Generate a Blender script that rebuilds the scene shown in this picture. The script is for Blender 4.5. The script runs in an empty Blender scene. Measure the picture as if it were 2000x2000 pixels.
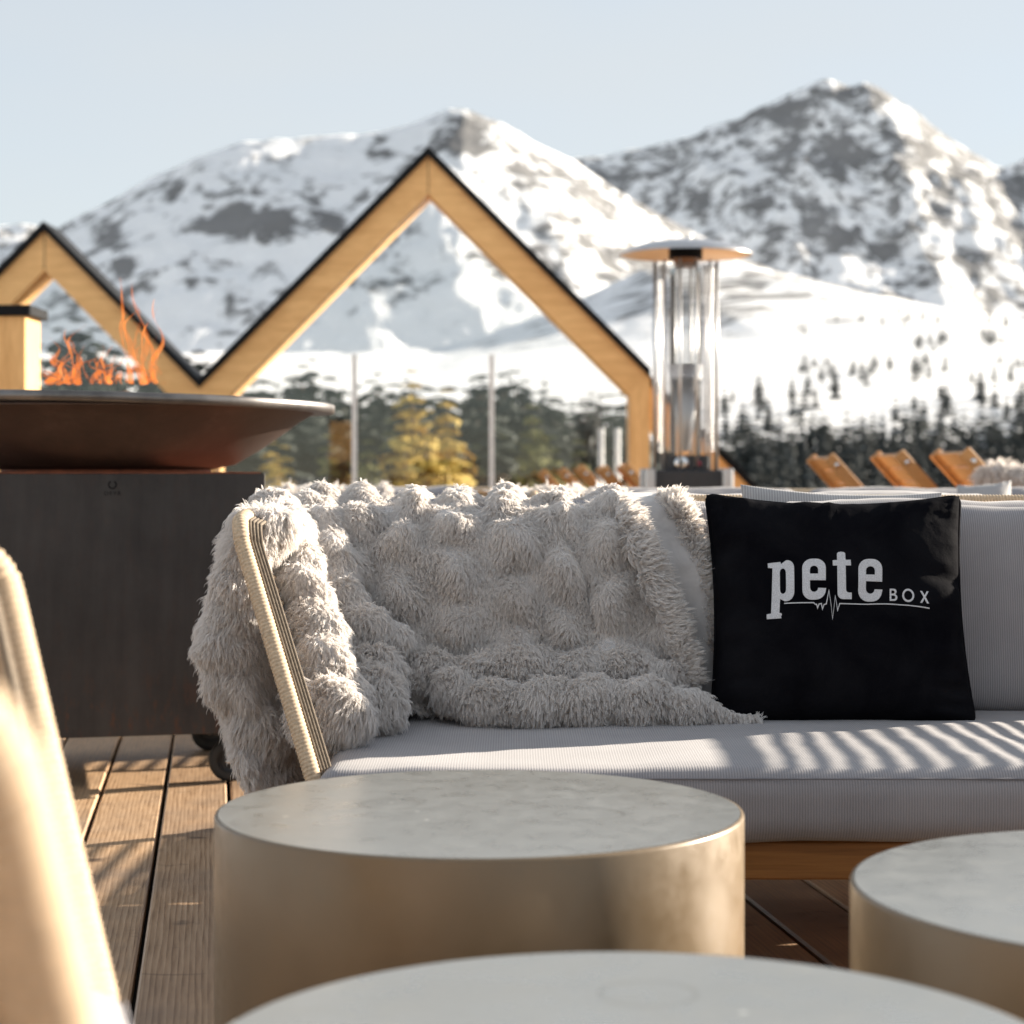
import bpy, bmesh, math, random
import numpy as np
from mathutils import Vector, Matrix

S = bpy.context.scene
COL = S.collection
R = math.radians
random.seed(7)
rng = np.random.default_rng(7)

# ------------------------------------------------------------------ camera
CAM_H = 0.78
F_PX = 3900.0            # focal length in pixels of the 2000 px photograph
HOR = 922.0              # eye level in that photograph
cam_d = bpy.data.cameras.new('camera')
cam = bpy.data.objects.new('camera', cam_d)
COL.objects.link(cam)
cam.location = (0, 0, CAM_H)
cam.rotation_euler = (R(90), 0, 0)
cam_d.sensor_width = 36.0
cam_d.lens = 36.0 * F_PX / 2000.0
cam_d.shift_y = -(1000.0 - HOR) / 2000.0
cam_d.clip_start = 0.05
cam_d.clip_end = 20000
cam_d.dof.use_dof = True
cam_d.dof.focus_distance = 3.35
cam_d.dof.aperture_fstop = 5.4
S.camera = cam

# ------------------------------------------------------------------ sky, sun, exposure
SUN_EL, SUN_AZ = 17.5, 62.0       # azimuth from +Y towards +X
world = bpy.data.worlds.new('World')
S.world = world
world.use_nodes = True
wn, wl = world.node_tree.nodes, world.node_tree.links
bg = wn['Background']
sky = wn.new('ShaderNodeTexSky')
sky.sky_type = 'NISHITA'
sky.sun_disc = False
sky.sun_elevation = R(SUN_EL)
sky.sun_rotation = R(SUN_AZ)
sky.altitude = 1700
sky.air_density = 1.0
sky.dust_density = 0.6
# a thin high veil of cloud, uneven, over the whole dome
wtc = wn.new('ShaderNodeTexCoord')
wmp = wn.new('ShaderNodeMapping'); wmp.inputs['Scale'].default_value = (1.0, 1.0, 3.0)
wnz = wn.new('ShaderNodeTexNoise'); wnz.inputs['Scale'].default_value = 1.3; wnz.inputs['Detail'].default_value = 4
wrp = wn.new('ShaderNodeMapRange')
wrp.inputs['From Min'].default_value = 0.35; wrp.inputs['From Max'].default_value = 0.7
wrp.inputs['To Min'].default_value = 0.55; wrp.inputs['To Max'].default_value = 0.85
wmx = wn.new('ShaderNodeMix'); wmx.data_type = 'RGBA'
wmx.inputs['B'].default_value = (3.55, 3.66, 3.65, 1)
wl.new(wtc.outputs['Generated'], wmp.inputs['Vector'])
wl.new(wmp.outputs['Vector'], wnz.inputs['Vector'])
wl.new(wnz.outputs['Fac'], wrp.inputs['Value'])
wl.new(wrp.outputs['Result'], wmx.inputs['Factor'])
wl.new(sky.outputs['Color'], wmx.inputs['A'])
wl.new(wmx.outputs['Result'], bg.inputs['Color'])
bg.inputs['Strength'].default_value = 0.068

sun_d = bpy.data.lights.new('sun', 'SUN')
sun_d.energy = 5.0
sun_d.angle = R(0.53)
sun_d.color = (1.0, 0.89, 0.74)
sun = bpy.data.objects.new('sun', sun_d)
COL.objects.link(sun)
sd = Vector((math.sin(R(SUN_AZ)) * math.cos(R(SUN_EL)), math.cos(R(SUN_AZ)) * math.cos(R(SUN_EL)), math.sin(R(SUN_EL))))
sun.rotation_euler = sd.to_track_quat('Z', 'Y').to_euler()
sun.location = sd * 50

S.view_settings.view_transform = 'Standard'
S.view_settings.look = 'None'
S.view_settings.exposure = 1.65
S.view_settings.gamma = 1.0
S.view_settings.use_curve_mapping = False
S.render.engine = 'CYCLES'
S.cycles.use_denoising = True
S.cycles.max_bounces = 12
S.cycles.diffuse_bounces = 7
S.cycles.transmission_bounces = 10
S.cycles.transparent_max_bounces = 24
S.cycles.caustics_reflective = False
S.cycles.caustics_refractive = False
S.cycles.sample_clamp_indirect = 6.0

# ------------------------------------------------------------------ helpers
def pt(px, py, Y):
    """world point at depth Y that the photograph shows at (px, py)"""
    return Vector(((px - 1000.0) / F_PX * Y, Y, CAM_H - (py - HOR) / F_PX * Y))

def link(o, parent=None):
    COL.objects.link(o)
    if parent is not None:
        o.parent = parent
    return o

def tag(o, label=None, cat=None, group=None, kind=None):
    if label: o['label'] = label
    if cat: o['category'] = cat
    if group: o['group'] = group
    if kind: o['kind'] = kind
    return o

def empty(name, loc=(0, 0, 0), rz=0.0, parent=None):
    o = bpy.data.objects.new(name, None)
    o.location = loc
    o.rotation_euler = (0, 0, rz)
    o.empty_display_size = 0.1
    return link(o, parent)

class MB:
    def __init__(s):
        s.v = []; s.f = []; s.sm = []
    def add(s, v, f, smooth=True):
        n = len(s.v)
        s.v.extend([tuple(p) for p in v])
        s.f.extend([tuple(i + n for i in q) for q in f])
        s.sm.extend([smooth] * len(f))
        return s
    def box(s, c, size, rot=None, bev=0.0, smooth=False):
        hx, hy, hz = size[0] / 2, size[1] / 2, size[2] / 2
        c = Vector(c)
        if bev <= 0:
            P = [Vector((x * hx, y * hy, z * hz)) for x in (-1, 1) for y in (-1, 1) for z in (-1, 1)]
            F = [(0, 1, 3, 2), (4, 6, 7, 5), (0, 4, 5, 1), (2, 3, 7, 6), (0, 2, 6, 4), (1, 5, 7, 3)]
        else:
            b = min(bev, hx * .95, hy * .95, hz * .95)
            P = []; F = []; idx = {}
            for x in (-1, 1):
                for y in (-1, 1):
                    for z in (-1, 1):
                        for a in range(3):
                            q = [x * (hx - b), y * (hy - b), z * (hz - b)]
                            q[a] = (x * hx, y * hy, z * hz)[a]
                            idx[(x, y, z, a)] = len(P); P.append(Vector(q))
            I = lambda x, y, z, a: idx[(x, y, z, a)]
            for sx in (-1, 1):
                o = [(-1, -1), (1, -1), (1, 1), (-1, 1)]
                if sx < 0: o = o[::-1]
                F.append(tuple(I(sx, a, b_, 0) for a, b_ in o))
                F.append(tuple(I(b_, sx, a, 1) for a, b_ in o))
                F.append(tuple(I(a, b_, sx, 2) for a, b_ in o))
            for y in (-1, 1):
                for z in (-1, 1):
                    q = [I(-1, y, z, 1), I(1, y, z, 1), I(1, y, z, 2), I(-1, y, z, 2)]
                    F.append(tuple(q if y * z > 0 else q[::-1]))
                    q = [I(y, -1, z, 2), I(y, 1, z, 2), I(y, 1, z, 0), I(y, -1, z, 0)]
                    F.append(tuple(q if y * z > 0 else q[::-1]))
                    q = [I(y, z, -1, 0), I(y, z, 1, 0), I(y, z, 1, 1), I(y, z, -1, 1)]
                    F.append(tuple(q if y * z > 0 else q[::-1]))
            for x in (-1, 1):
                for y in (-1, 1):
                    for z in (-1, 1):
                        q = [I(x, y, z, 0), I(x, y, z, 1), I(x, y, z, 2)]
                        F.append(tuple(q if x * y * z > 0 else q[::-1]))
        if rot is not None:
            P = [rot @ p for p in P]
        return s.add([p + c for p in P], F, smooth)
    def tube(s, pts, rad, n=10, caps=True, squash=1.0, up=None, closed=False):
        pts = [Vector(p) for p in pts]
        m = len(pts)
        if not hasattr(rad, '__len__'): rad = [rad] * m
        V = []; F = []
        prev = None
        for i, p in enumerate(pts):
            if closed:
                t = pts[(i + 1) % m] - pts[i - 1]
            else:
                t = (pts[min(i + 1, m - 1)] - pts[max(i - 1, 0)])
            t.normalize()
            if prev is None:
                a = Vector(up) if up else (Vector((0, 0, 1)) if abs(t.z) < .9 else Vector((0, 1, 0)))
            else:
                a = prev
            a = (a - t * a.dot(t))
            a.normalize(); prev = a
            b = t.cross(a)
            for k in range(n):
                w = 2 * math.pi * k / n
                V.append(p + a * (math.cos(w) * rad[i]) + b * (math.sin(w) * rad[i] * squash))
        for i in range(m if closed else m - 1):
            j = (i + 1) % m
            for k in range(n):
                l = (k + 1) % n
                F.append((i * n + k, i * n + l, j * n + l, j * n + k))
        if caps and not closed:
            F.append(tuple(range(n))[::-1]); F.append(tuple((m - 1) * n + k for k in range(n)))
        return s.add(V, F, True)
    def lathe(s, prof, n=48, c=(0, 0, 0), smooth=True, cap0=False, cap1=False):
        V = []; F = []
        for r, z in prof:
            for k in range(n):
                w = 2 * math.pi * k / n
                V.append((c[0] + r * math.cos(w), c[1] + r * math.sin(w), c[2] + z))
        for i in range(len(prof) - 1):
            for k in range(n):
                l = (k + 1) % n
                F.append((i * n + k, i * n + l, (i + 1) * n + l, (i + 1) * n + k))
        if cap0: F.append(tuple(range(n))[::-1])
        if cap1: F.append(tuple((len(prof) - 1) * n + k for k in range(n)))
        return s.add(V, F, smooth)
    def prism(s, poly, y0, y1, smooth=False):
        """polygon given as (x, z) extruded along y"""
        n = len(poly)
        V = [(x, y0, z) for x, z in poly] + [(x, y1, z) for x, z in poly]
        F = [tuple(range(n)), tuple(range(2 * n - 1, n - 1, -1))]
        for i in range(n):
            j = (i + 1) % n
            F.append((i, i + n, j + n, j))
        return s.add(V, F, smooth)
    def grid(s, P, closed_u=False):
        """P[i][j] grid of points"""
        a, b = len(P), len(P[0])
        V = [p for row in P for p in row]
        F = []
        for i in range(a if closed_u else a - 1):
            k = (i + 1) % a
            for j in range(b - 1):
                F.append((i * b + j, i * b + j + 1, k * b + j + 1, k * b + j))
        return s.add(V, F, True)
    def mesh(s, name, mat=None, fix=True):
        me = bpy.data.meshes.new(name)
        me.from_pydata(s.v, [], s.f)
        me.polygons.foreach_set('use_smooth', s.sm)
        if mat is not None: me.materials.append(mat)
        if fix:
            bm = bmesh.new(); bm.from_mesh(me)
            bmesh.ops.recalc_face_normals(bm, faces=bm.faces)
            bm.to_mesh(me); bm.free()
        me.update()
        return me
    def build(s, name, mat=None, parent=None, fix=True):
        return link(bpy.data.objects.new(name, s.mesh(name, mat, fix)), parent)

def inst(name, me, parent=None, loc=(0, 0, 0), rot=(0, 0, 0), scale=(1, 1, 1)):
    o = bpy.data.objects.new(name, me)
    o.location = loc; o.rotation_euler = rot; o.scale = scale
    return link(o, parent)

def copy_tree(o, parent=None):
    c = o.copy()
    COL.objects.link(c)
    c.parent = parent
    for ch in list(o.children):
        copy_tree(ch, c)
    return c

def smooth_path(pts, k=6):
    """Catmull-Rom through pts (each a sequence of any length)"""
    P = [np.array(p, float) for p in pts]
    P = [2 * P[0] - P[1]] + P + [2 * P[-1] - P[-2]]
    out = []
    for i in range(1, len(P) - 2):
        for j in range(k):
            t = j / k
            a, b, c, d = P[i - 1], P[i], P[i + 1], P[i + 2]
            out.append(0.5 * ((2 * b) + (-a + c) * t + (2 * a - 5 * b + 4 * c - d) * t * t + (-a + 3 * b - 3 * c + d) * t ** 3))
    out.append(P[-2])
    return out

_lat = rng.random((64, 64, 64)).astype(np.float32)
def vnoise(p):
    """smooth value noise of an (n,3) array, -1..1"""
    p = np.asarray(p, np.float64)
    i = np.floor(p).astype(int); f = p - i
    f = f * f * (3 - 2 * f)
    r = 0
    for dx in (0, 1):
        for dy in (0, 1):
            for dz in (0, 1):
                w = (f[:, 0] if dx else 1 - f[:, 0]) * (f[:, 1] if dy else 1 - f[:, 1]) * (f[:, 2] if dz else 1 - f[:, 2])
                r = r + w * _lat[(i[:, 0] + dx) & 63, (i[:, 1] + dy) & 63, (i[:, 2] + dz) & 63]
    return r * 2 - 1
def fbm(p, oct=4, lac=2.03, gain=.5):
    p = np.asarray(p, np.float64); a = 1; s = 0; t = 0
    for k in range(oct):
        s = s + a * vnoise(p + 17.3 * k); t += a
        p = p * lac; a *= gain
    return s / t

# ------------------------------------------------------------------ materials
class Mat:
    def __init__(s, name):
        s.m = bpy.data.materials.new(name); s.m.use_nodes = True
        s.n = s.m.node_tree.nodes; s.l = s.m.node_tree.links
        s.p = s.n['Principled BSDF']; s.out = s.n['Material Output']
        s._tc = None
    def set(s, **k):
        for a, v in k.items():
            a = a.replace('_', ' ')
            s.p.inputs[a].default_value = (tuple(v) + (1,)) if hasattr(v, '__len__') and len(v) == 3 and 'Color' in a or (hasattr(v, '__len__') and len(v) == 3 and 'Tint' in a) else v
        return s
    def node(s, t, **k):
        n = s.n.new(t)
        for a, v in k.items():
            if a in n.inputs: n.inputs[a].default_value = v
            else: setattr(n, a, v)
        return n
    def coord(s, kind='Object', scale=(1, 1, 1), rnd=0.0, rot=(0, 0, 0)):
        tc = s.node('ShaderNodeTexCoord')
        mp = s.node('ShaderNodeMapping')
        mp.inputs['Scale'].default_value = scale
        mp.inputs['Rotation'].default_value = rot
        s.l.new(tc.outputs[kind], mp.inputs['Vector'])
        if rnd:
            oi = s.node('ShaderNodeObjectInfo')
            vm = s.node('ShaderNodeVectorMath', operation='SCALE')
            vm.inputs[0].default_value = (rnd, rnd * .7, rnd * 1.3)
            s.l.new(oi.outputs['Random'], vm.inputs['Scale'])
            s.l.new(vm.outputs[0], mp.inputs['Location'])
        return mp.outputs['Vector']
    def noise(s, vec, scale=5, detail=4, rough=.55, dist=0.0):
        n = s.node('ShaderNodeTexNoise', Scale=scale, Detail=detail, Roughness=rough, Distortion=dist)
        s.l.new(vec, n.inputs['Vector'])
        return n.outputs['Fac']
    def ramp(s, fac, stops):
        n = s.node('ShaderNodeValToRGB')
        e = n.color_ramp.elements
        while len(e) > 1: e.remove(e[-1])
        e[0].position = stops[0][0]; e[0].color = tuple(stops[0][1]) + (1,)
        for p, c in stops[1:]:
            q = e.new(p); q.color = tuple(c) + (1,)
        s.l.new(fac, n.inputs['Fac'])
        return n.outputs['Color']
    def mix(s, fac, a, b, blend='MIX'):
        n = s.node('ShaderNodeMix', data_type='RGBA', blend_type=blend)
        for i, v in ((n.inputs['Factor'], fac), (n.inputs['A'], a), (n.inputs['B'], b)):
            if hasattr(v, 'is_output'): s.l.new(v, i)
            elif hasattr(v, '__len__'): i.default_value = tuple(v) + ((1,) if len(v) == 3 else ())
            else: i.default_value = v
        return n.outputs['Result']
    def math(s, op, a, b=None):
        n = s.node('ShaderNodeMath', operation=op)
        for i, v in ((0, a), (1, b)):
            if v is None: continue
            if hasattr(v, 'is_output'): s.l.new(v, n.inputs[i])
            else: n.inputs[i].default_value = v
        return n.outputs[0]
    def color(s, c): s.l.new(c, s.p.inputs['Base Color']); return s
    def rough(s, c): s.l.new(c, s.p.inputs['Roughness']); return s
    def bump(s, h, strength=.3, dist=.002):
        n = s.node('ShaderNodeBump', Strength=strength, Distance=dist)
        s.l.new(h, n.inputs['Height']); s.l.new(n.outputs['Normal'], s.p.inputs['Normal'])
        return s

M = {}
def plain(name, col, rough=.6, metal=0.0, var=.12, scale=30, **k):
    m = Mat(name).set(Roughness=rough, Metallic=metal, **k)
    v = m.coord('Object')
    f = m.noise(v, scale, 3)
    lo = tuple(c * (1 - var) for c in col); hi = tuple(min(1, c * (1 + var)) for c in col)
    m.color(m.ramp(f, [(.3, lo), (.7, hi)]))
    M[name] = m.m
    return m

def woodmat(name, dark, light, grain=(26, 1.2, 26), rnd=30.0, rough=.55, knots=False, grey=None):
    """grain runs along the axis with the small scale"""
    m = Mat(name).set(Roughness=rough)
    v = m.coord('Object', grain, rnd)
    warp = m.noise(v, .35, 3)
    f1 = m.noise(v, 1.6, 6, .62, 1.2)
    f2 = m.noise(v, 9.0, 3, .5)
    f = m.math('ADD', m.math('MULTIPLY', f1, .72), m.math('MULTIPLY', f2, .28))
    col = m.ramp(f, [(.32, dark), (.5, tuple((a + b) / 2 for a, b in zip(dark, light))), (.66, light)])
    if grey:
        v2 = m.coord('Object', (1.4, .8, 1.4), rnd)
        col = m.mix(m.ramp(m.noise(v2, 1.6, 4), [(.4, (0, 0, 0)), (.62, (1, 1, 1))]), col, grey, 'MULTIPLY')
    if knots:
        v3 = m.coord('Object', (9, 3.2, 9), rnd)
        vo = m.node('ShaderNodeTexVoronoi', Scale=.8)
        m.l.new(v3, vo.inputs['Vector'])
        kn = m.ramp(vo.outputs['Distance'], [(.0, (1, 1, 1)), (.09, (.9, .9, .9)), (.2, (0, 0, 0))])
        col = m.mix(kn, col, tuple(c * .45 for c in dark))
    m.color(col)
    m.bump(f, .35, .0015)
    M[name] = m.m
    return m

# deck boards: weathered larch, grain along local y
def deckmat():
    m = Mat('weathered_larch').set(Roughness=.62)
    v = m.coord('Object', (1, 1, 1), 40.0)
    mp = m.node('ShaderNodeMapping'); mp.inputs['Scale'].default_value = (7.0, .55, 7.0)
    m.l.new(v, mp.inputs['Vector'])
    w = m.node('ShaderNodeTexWave', wave_type='BANDS', bands_direction='X', wave_profile='SAW', Scale=4.6, Distortion=3.6, Detail=3.0)
    w.inputs['Detail Scale'].default_value = 1.1; w.inputs['Detail Roughness'].default_value = .55
    m.l.new(mp.outputs[0], w.inputs['Vector'])
    mp2 = m.node('ShaderNodeMapping'); mp2.inputs['Scale'].default_value = (90, 5.0, 90)
    m.l.new(v, mp2.inputs['Vector'])
    fine = m.noise(mp2.outputs[0], 1.5, 4, .6)
    f = m.math('ADD', m.math('MULTIPLY', w.outputs['Fac'], .30), m.math('MULTIPLY', fine, .70))
    col = m.ramp(f, [(.2, (.24, .14, .078)), (.45, (.49, .32, .19)), (.8, (.70, .49, .315))])
    big = m.noise(v, 2.2, 5, .6)
    col = m.mix(m.ramp(big, [(.45, (0, 0, 0)), (.72, (.7, .7, .7))]), col, (.17, .14, .125))
    mp3 = m.node('ShaderNodeMapping'); mp3.inputs['Scale'].default_value = (5.5, 10.0, 5.5)
    m.l.new(v, mp3.inputs['Vector'])
    st = m.noise(mp3.outputs[0], 1.0, 3, .5, .6)
    col = m.mix(m.ramp(st, [(.64, (0, 0, 0)), (.74, (.8, .8, .8))]), col, (.06, .045, .04))
    oi = m.node('ShaderNodeObjectInfo')
    col = m.mix(1.0, col, m.ramp(oi.outputs['Random'], [(0, (.72, .70, .70)), (.5, (.95, .93, .90)), (1, (1.0, .97, .92))]), 'MULTIPLY')
    m.color(col)
    m.rough(m.ramp(f, [(.3, (.38, .38, .38)), (.8, (.6, .6, .6))]))
    m.bump(f, .28, .0012)
    M['deck'] = m.m
deckmat()

woodmat('timber', (.66, .36, .125), (.90, .565, .24), (1.2, 10, 10), rough=.5)
woodmat('timber_v', (.66, .36, .125), (.90, .565, .24), (10, 10, 1.2), rough=.5)
woodmat('teak', (.16, .062, .014), (.36, .16, .045), (1.4, 40, 40), rough=.42)
woodmat('lounger_wood', (.42, .20, .06), (.58, .31, .115), (4, 30, 30), rough=.42)
plain('roof_black', (.007, .0075, .009), .6, Specular_IOR_Level=.15)
plain('joist', (.05, .035, .025), .8)
plain('rope', (.54, .41, .28), .8, var=.25, scale=220)
plain('rope_dark', (.16, .125, .09), .85, var=.3, scale=200)
plain('black_metal', (.02, .02, .022), .45, .3)
plain('rubber', (.022, .021, .02), .6)
plain('chrome', (.80, .80, .80), .16, 1.0, var=.03)
plain('steel', (.52, .52, .53), .34, .85, var=.06, scale=8)
plain('copper_brown', (.30, .15, .08), .5, .5)
plain('dark_housing', (.035, .036, .04), .5)
plain('white_paint', (.80, .80, .79), .4)
plain('red_plastic', (.35, .03, .06), .4)

def bronze():
    m = Mat('bronze_lacquer').set(Roughness=.4, Metallic=.12)
    v = m.coord('Object')
    a = m.noise(v, 5.0, 5, .6); b = m.noise(v, 40, 4, .6)
    col = m.ramp(a, [(.3, (.165, .118, .070)), (.7, (.22, .16, .097))])
    m.color(col)
    m.rough(m.ramp(b, [(.3, (.30, .30, .30)), (.75, (.46, .46, .46))]))
    m.bump(a, .05, .004)
    M['bronze'] = m.m
    m = Mat('bronze_table_top').set(Metallic=.72)
    v = m.coord('Object')
    a = m.noise(v, 3.5, 6, .65); b = m.noise(v, 26, 5, .65, .5)
    col = m.ramp(a, [(.3, (.40, .395, .365)), (.7, (.45, .445, .415))])
    sm = m.ramp(m.noise(v, 9, 6, .7, 1.0), [(.62, (0, 0, 0)), (.76, (.5, .5, .5))])
    col = m.mix(sm, col, (.56, .52, .44))
    vo = m.node('ShaderNodeTexVoronoi', Scale=13.0); m.l.new(v, vo.inputs['Vector'])
    col = m.mix(m.ramp(vo.outputs['Distance'], [(.0, (1, 1, 1)), (.035, (.9, .9, .9)), (.05, (0, 0, 0))]), col, (.80, .78, .72))
    for cx_, cy_, rr_ in ((-.11, .03, .036), (.13, -.04, .041), (.02, .17, .038)):
        d_ = m.node('ShaderNodeVectorMath', operation='DISTANCE'); m.l.new(v, d_.inputs[0]); d_.inputs[1].default_value = (cx_, cy_, .37)
        e_ = m.math('ABSOLUTE', m.math('SUBTRACT', d_.outputs['Value'], rr_))
        col = m.mix(m.ramp(e_, [(.0, (.45, .45, .45)), (.0016, (.35, .35, .35)), (.004, (0, 0, 0))]), col, (.24, .225, .19))
    m.color(col)
    m.rough(m.ramp(b, [(.3, (.24, .24, .24)), (.75, (.40, .40, .40))]))
    m.bump(b, .06, .002)
    M['bronze_top'] = m.m
bronze()

def corten():
    m = Mat('dark_steel_sheet').set(Roughness=.55, Metallic=.35)
    v = m.coord('Object'); 
    vs = m.coord('Object', (14, 14, 1.6))
    a = m.noise(v, 6, 6, .65); st = m.noise(vs, 1.3, 5, .65)
    col = m.ramp(m.math('ADD', m.math('MULTIPLY', a, .5), m.math('MULTIPLY', st, .5)), [(.3, (.026, .024, .024)), (.7, (.062, .057, .056))])
    # rust near the lower edge and in specks (local z measured from the foot)
    sx = m.node('ShaderNodeSeparateXYZ'); tc = m.node('ShaderNodeTexCoord'); m.l.new(tc.outputs['Object'], sx.inputs[0])
    low = m.node('ShaderNodeMapRange'); low.inputs['From Min'].default_value = .30; low.inputs['From Max'].default_value = .14
    m.l.new(sx.outputs['Z'], low.inputs['Value'])
    sp = m.noise(m.coord('Object', (28, 28, 10)), 1.5, 6, .7)
    fac = m.math('MULTIPLY', m.ramp(sp, [(.52, (0, 0, 0)), (.66, (1, 1, 1))]), m.math('ADD', low.outputs[0], .10))
    col = m.mix(fac, col, (.10, .045, .028))
    m.color(col); m.bump(a, .15, .002)
    M['dark_steel'] = m.m
    m = Mat('rusted_bowl_steel').set(Roughness=.55, Metallic=.25)
    v = m.coord('Object')
    a = m.noise(v, 7, 7, .7); b = m.noise(v, 30, 5, .7)
    col = m.ramp(a, [(.3, (.046, .029, .023)), (.55, (.075, .047, .037)), (.75, (.13, .082, .066))])
    m.color(m.mix(m.ramp(b, [(.4, (0, 0, 0)), (.7, (.5, .5, .5))]), col, (.08, .045, .035)))
    m.bump(b, .2, .002)
    M['bowl_rust'] = m.m
    plain('plate_steel', (.16, .15, .145), .38, .8, var=.3, scale=14)
    plain('rust_bright', (.28, .075, .03), .7, var=.3)
corten()

def ribbed(name, a, b, period=.0040, axis='X', sheen=.2):
    m = Mat(name).set(Roughness=.85, Sheen_Weight=sheen)
    tc = m.node('ShaderNodeTexCoord')
    w = m.node('ShaderNodeTexWave', wave_type='BANDS', bands_direction=axis, wave_profile='SIN', Scale=2 * math.pi / (20 * period), Distortion=.6, Detail=1.0)
    m.l.new(tc.outputs['Object'], w.inputs['Vector'])
    v = m.coord('Object')
    n = m.noise(v, 260, 2, .5); big = m.noise(v, 7, 3)
    f = m.math('ADD', m.math('MULTIPLY', w.outputs['Fac'], .75), m.math('MULTIPLY', n, .25))
    col = m.ramp(f, [(.25, a), (.75, b)])
    col = m.mix(.25, col, m.ramp(big, [(.35, tuple(c * .8 for c in a)), (.65, b)]))
    m.color(col)
    m.bump(f, .3, .001)
    M[name] = m.m
ribbed('grey_fabric', (.20, .19, .202), (.325, .31, .322))
ribbed('grey_fabric_pale', (.28, .27, .275), (.46, .45, .45), .0050)
plain('seam_grey', (.17, .165, .18), .85)

def velvet():
    m = Mat('black_velvet').set(Roughness=.75, Sheen_Weight=.002, Sheen_Roughness=.4, Specular_IOR_Level=.008)
    m.p.inputs['Sheen Tint'].default_value = (.75, .8, 1, 1)
    v = m.coord('Object')
    n = m.noise(v, 9, 5, .6, .4)
    m.color(m.ramp(n, [(.3, (.003, .003, .0045)), (.7, (.009, .009, .011))]))
    m.bump(m.math('ADD', m.noise(v, 22, 5, .6), m.math('MULTIPLY', m.noise(v, 900, 2), .12)), .5, .006)
    M['black_velvet'] = m.m
    m = Mat('silver_embroidery').set(Roughness=.7)
    v = m.coord('Object')
    n = m.noise(v, 700, 2)
    m.color(m.ramp(n, [(.3, (.40, .40, .42)), (.7, (.66, .66, .68))]))
    m.bump(n, .4, .0008)
    M['embroidery'] = m.m
velvet()

def furmats():
    m = Mat('faux_fur_strands')
    d = m.node('ShaderNodeBsdfDiffuse'); t = m.node('ShaderNodeBsdfTranslucent'); g = m.node('ShaderNodeBsdfGlossy', Roughness=.42)
    v = m.coord('Object')
    n = m.noise(v, 14, 4, .6)
    col = m.ramp(n, [(.3, (.87, .865, .87)), (.7, (.955, .95, .955))])
    hi = m.node('ShaderNodeHairInfo')
    col2 = m.mix(m.math('MULTIPLY', hi.outputs['Random'], .55), col, (.60, .585, .585))
    m.l.new(col2, d.inputs['Color']); m.l.new(m.mix(1.0, col2, (1.0, .93, .85), 'MULTIPLY'), t.inputs['Color'])
    g.inputs['Color'].default_value = (.8, .78, .75, 1)
    m1 = m.node('ShaderNodeMixShader', Fac=.5); m2 = m.node('ShaderNodeMixShader', Fac=.07)
    m.l.new(d.outputs[0], m1.inputs[1]); m.l.new(t.outputs[0], m1.inputs[2])
    m.l.new(m1.outputs[0], m2.inputs[1]); m.l.new(g.outputs[0], m2.inputs[2])
    m.l.new(m2.outputs[0], m.out.inputs['Surface'])
    M['fur'] = m.m
    m = Mat('fur_backing').set(Roughness=.95)
    v = m.coord('Object')
    n = m.noise(v, 60, 4)
    m.color(m.ramp(n, [(.3, (.46, .435, .425)), (.7, (.56, .53, .52))]))
    M['fur_base'] = m.m
    m = Mat('suede_lining').set(Roughness=.85, Sheen_Weight=.5, Sheen_Roughness=.4)
    n = m.noise(v := m.coord('Object'), 16, 5, .6, .5)
    m.color(m.ramp(n, [(.32, (.36, .345, .345)), (.68, (.50, .485, .48))]))
    m.bump(m.noise(v, 300, 3), .25, .001)
    M['suede'] = m.m
furmats()

def glassmat(name, fac=.10, tint=(.965, .97, .968)):
    m = Mat(name)
    tr = m.node('ShaderNodeBsdfTransparent'); tr.inputs[0].default_value = tint + (1,)
    gl = m.node('ShaderNodeBsdfGlossy', Roughness=.02)
    fr = m.node('ShaderNodeFresnel', IOR=1.5)
    mx = m.node('ShaderNodeMixShader')
    m.l.new(m.math('MULTIPLY', fr.outputs[0], 1.0) if fac == 0 else m.math('ADD', fr.outputs[0], fac), mx.inputs[0])
    m.l.new(tr.outputs[0], mx.inputs[1]); m.l.new(gl.outputs[0], mx.inputs[2])
    m.l.new(mx.outputs[0], m.out.inputs['Surface'])
    M[name] = m.m
glassmat('window_glass', .006)
glassmat('tube_glass', .0)

def firemat():
    m = Mat('flame')
    v = m.coord('Object', (1, 1, .45))
    n = m.noise(v, 16, 4, .6, .8)
    em = m.node('ShaderNodeEmission')
    col = m.ramp(n, [(.3, (1.0, .14, .015)), (.6, (1.0, .27, .05)), (.8, (1.0, .50, .22))])
    m.l.new(col, em.inputs['Color']); em.inputs['Strength'].default_value = .52
    tr = m.node('ShaderNodeBsdfTransparent')
    mx = m.node('ShaderNodeMixShader')
    fac = m.ramp(n, [(.38, (.0, .0, .0)), (.68, (.34, .34, .34))])
    m.l.new(fac, mx.inputs[0]); m.l.new(tr.outputs[0], mx.inputs[1]); m.l.new(em.outputs[0], mx.inputs[2])
    m.l.new(mx.outputs[0], m.out.inputs['Surface'])
    M['flame'] = m.m
firemat()

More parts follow.
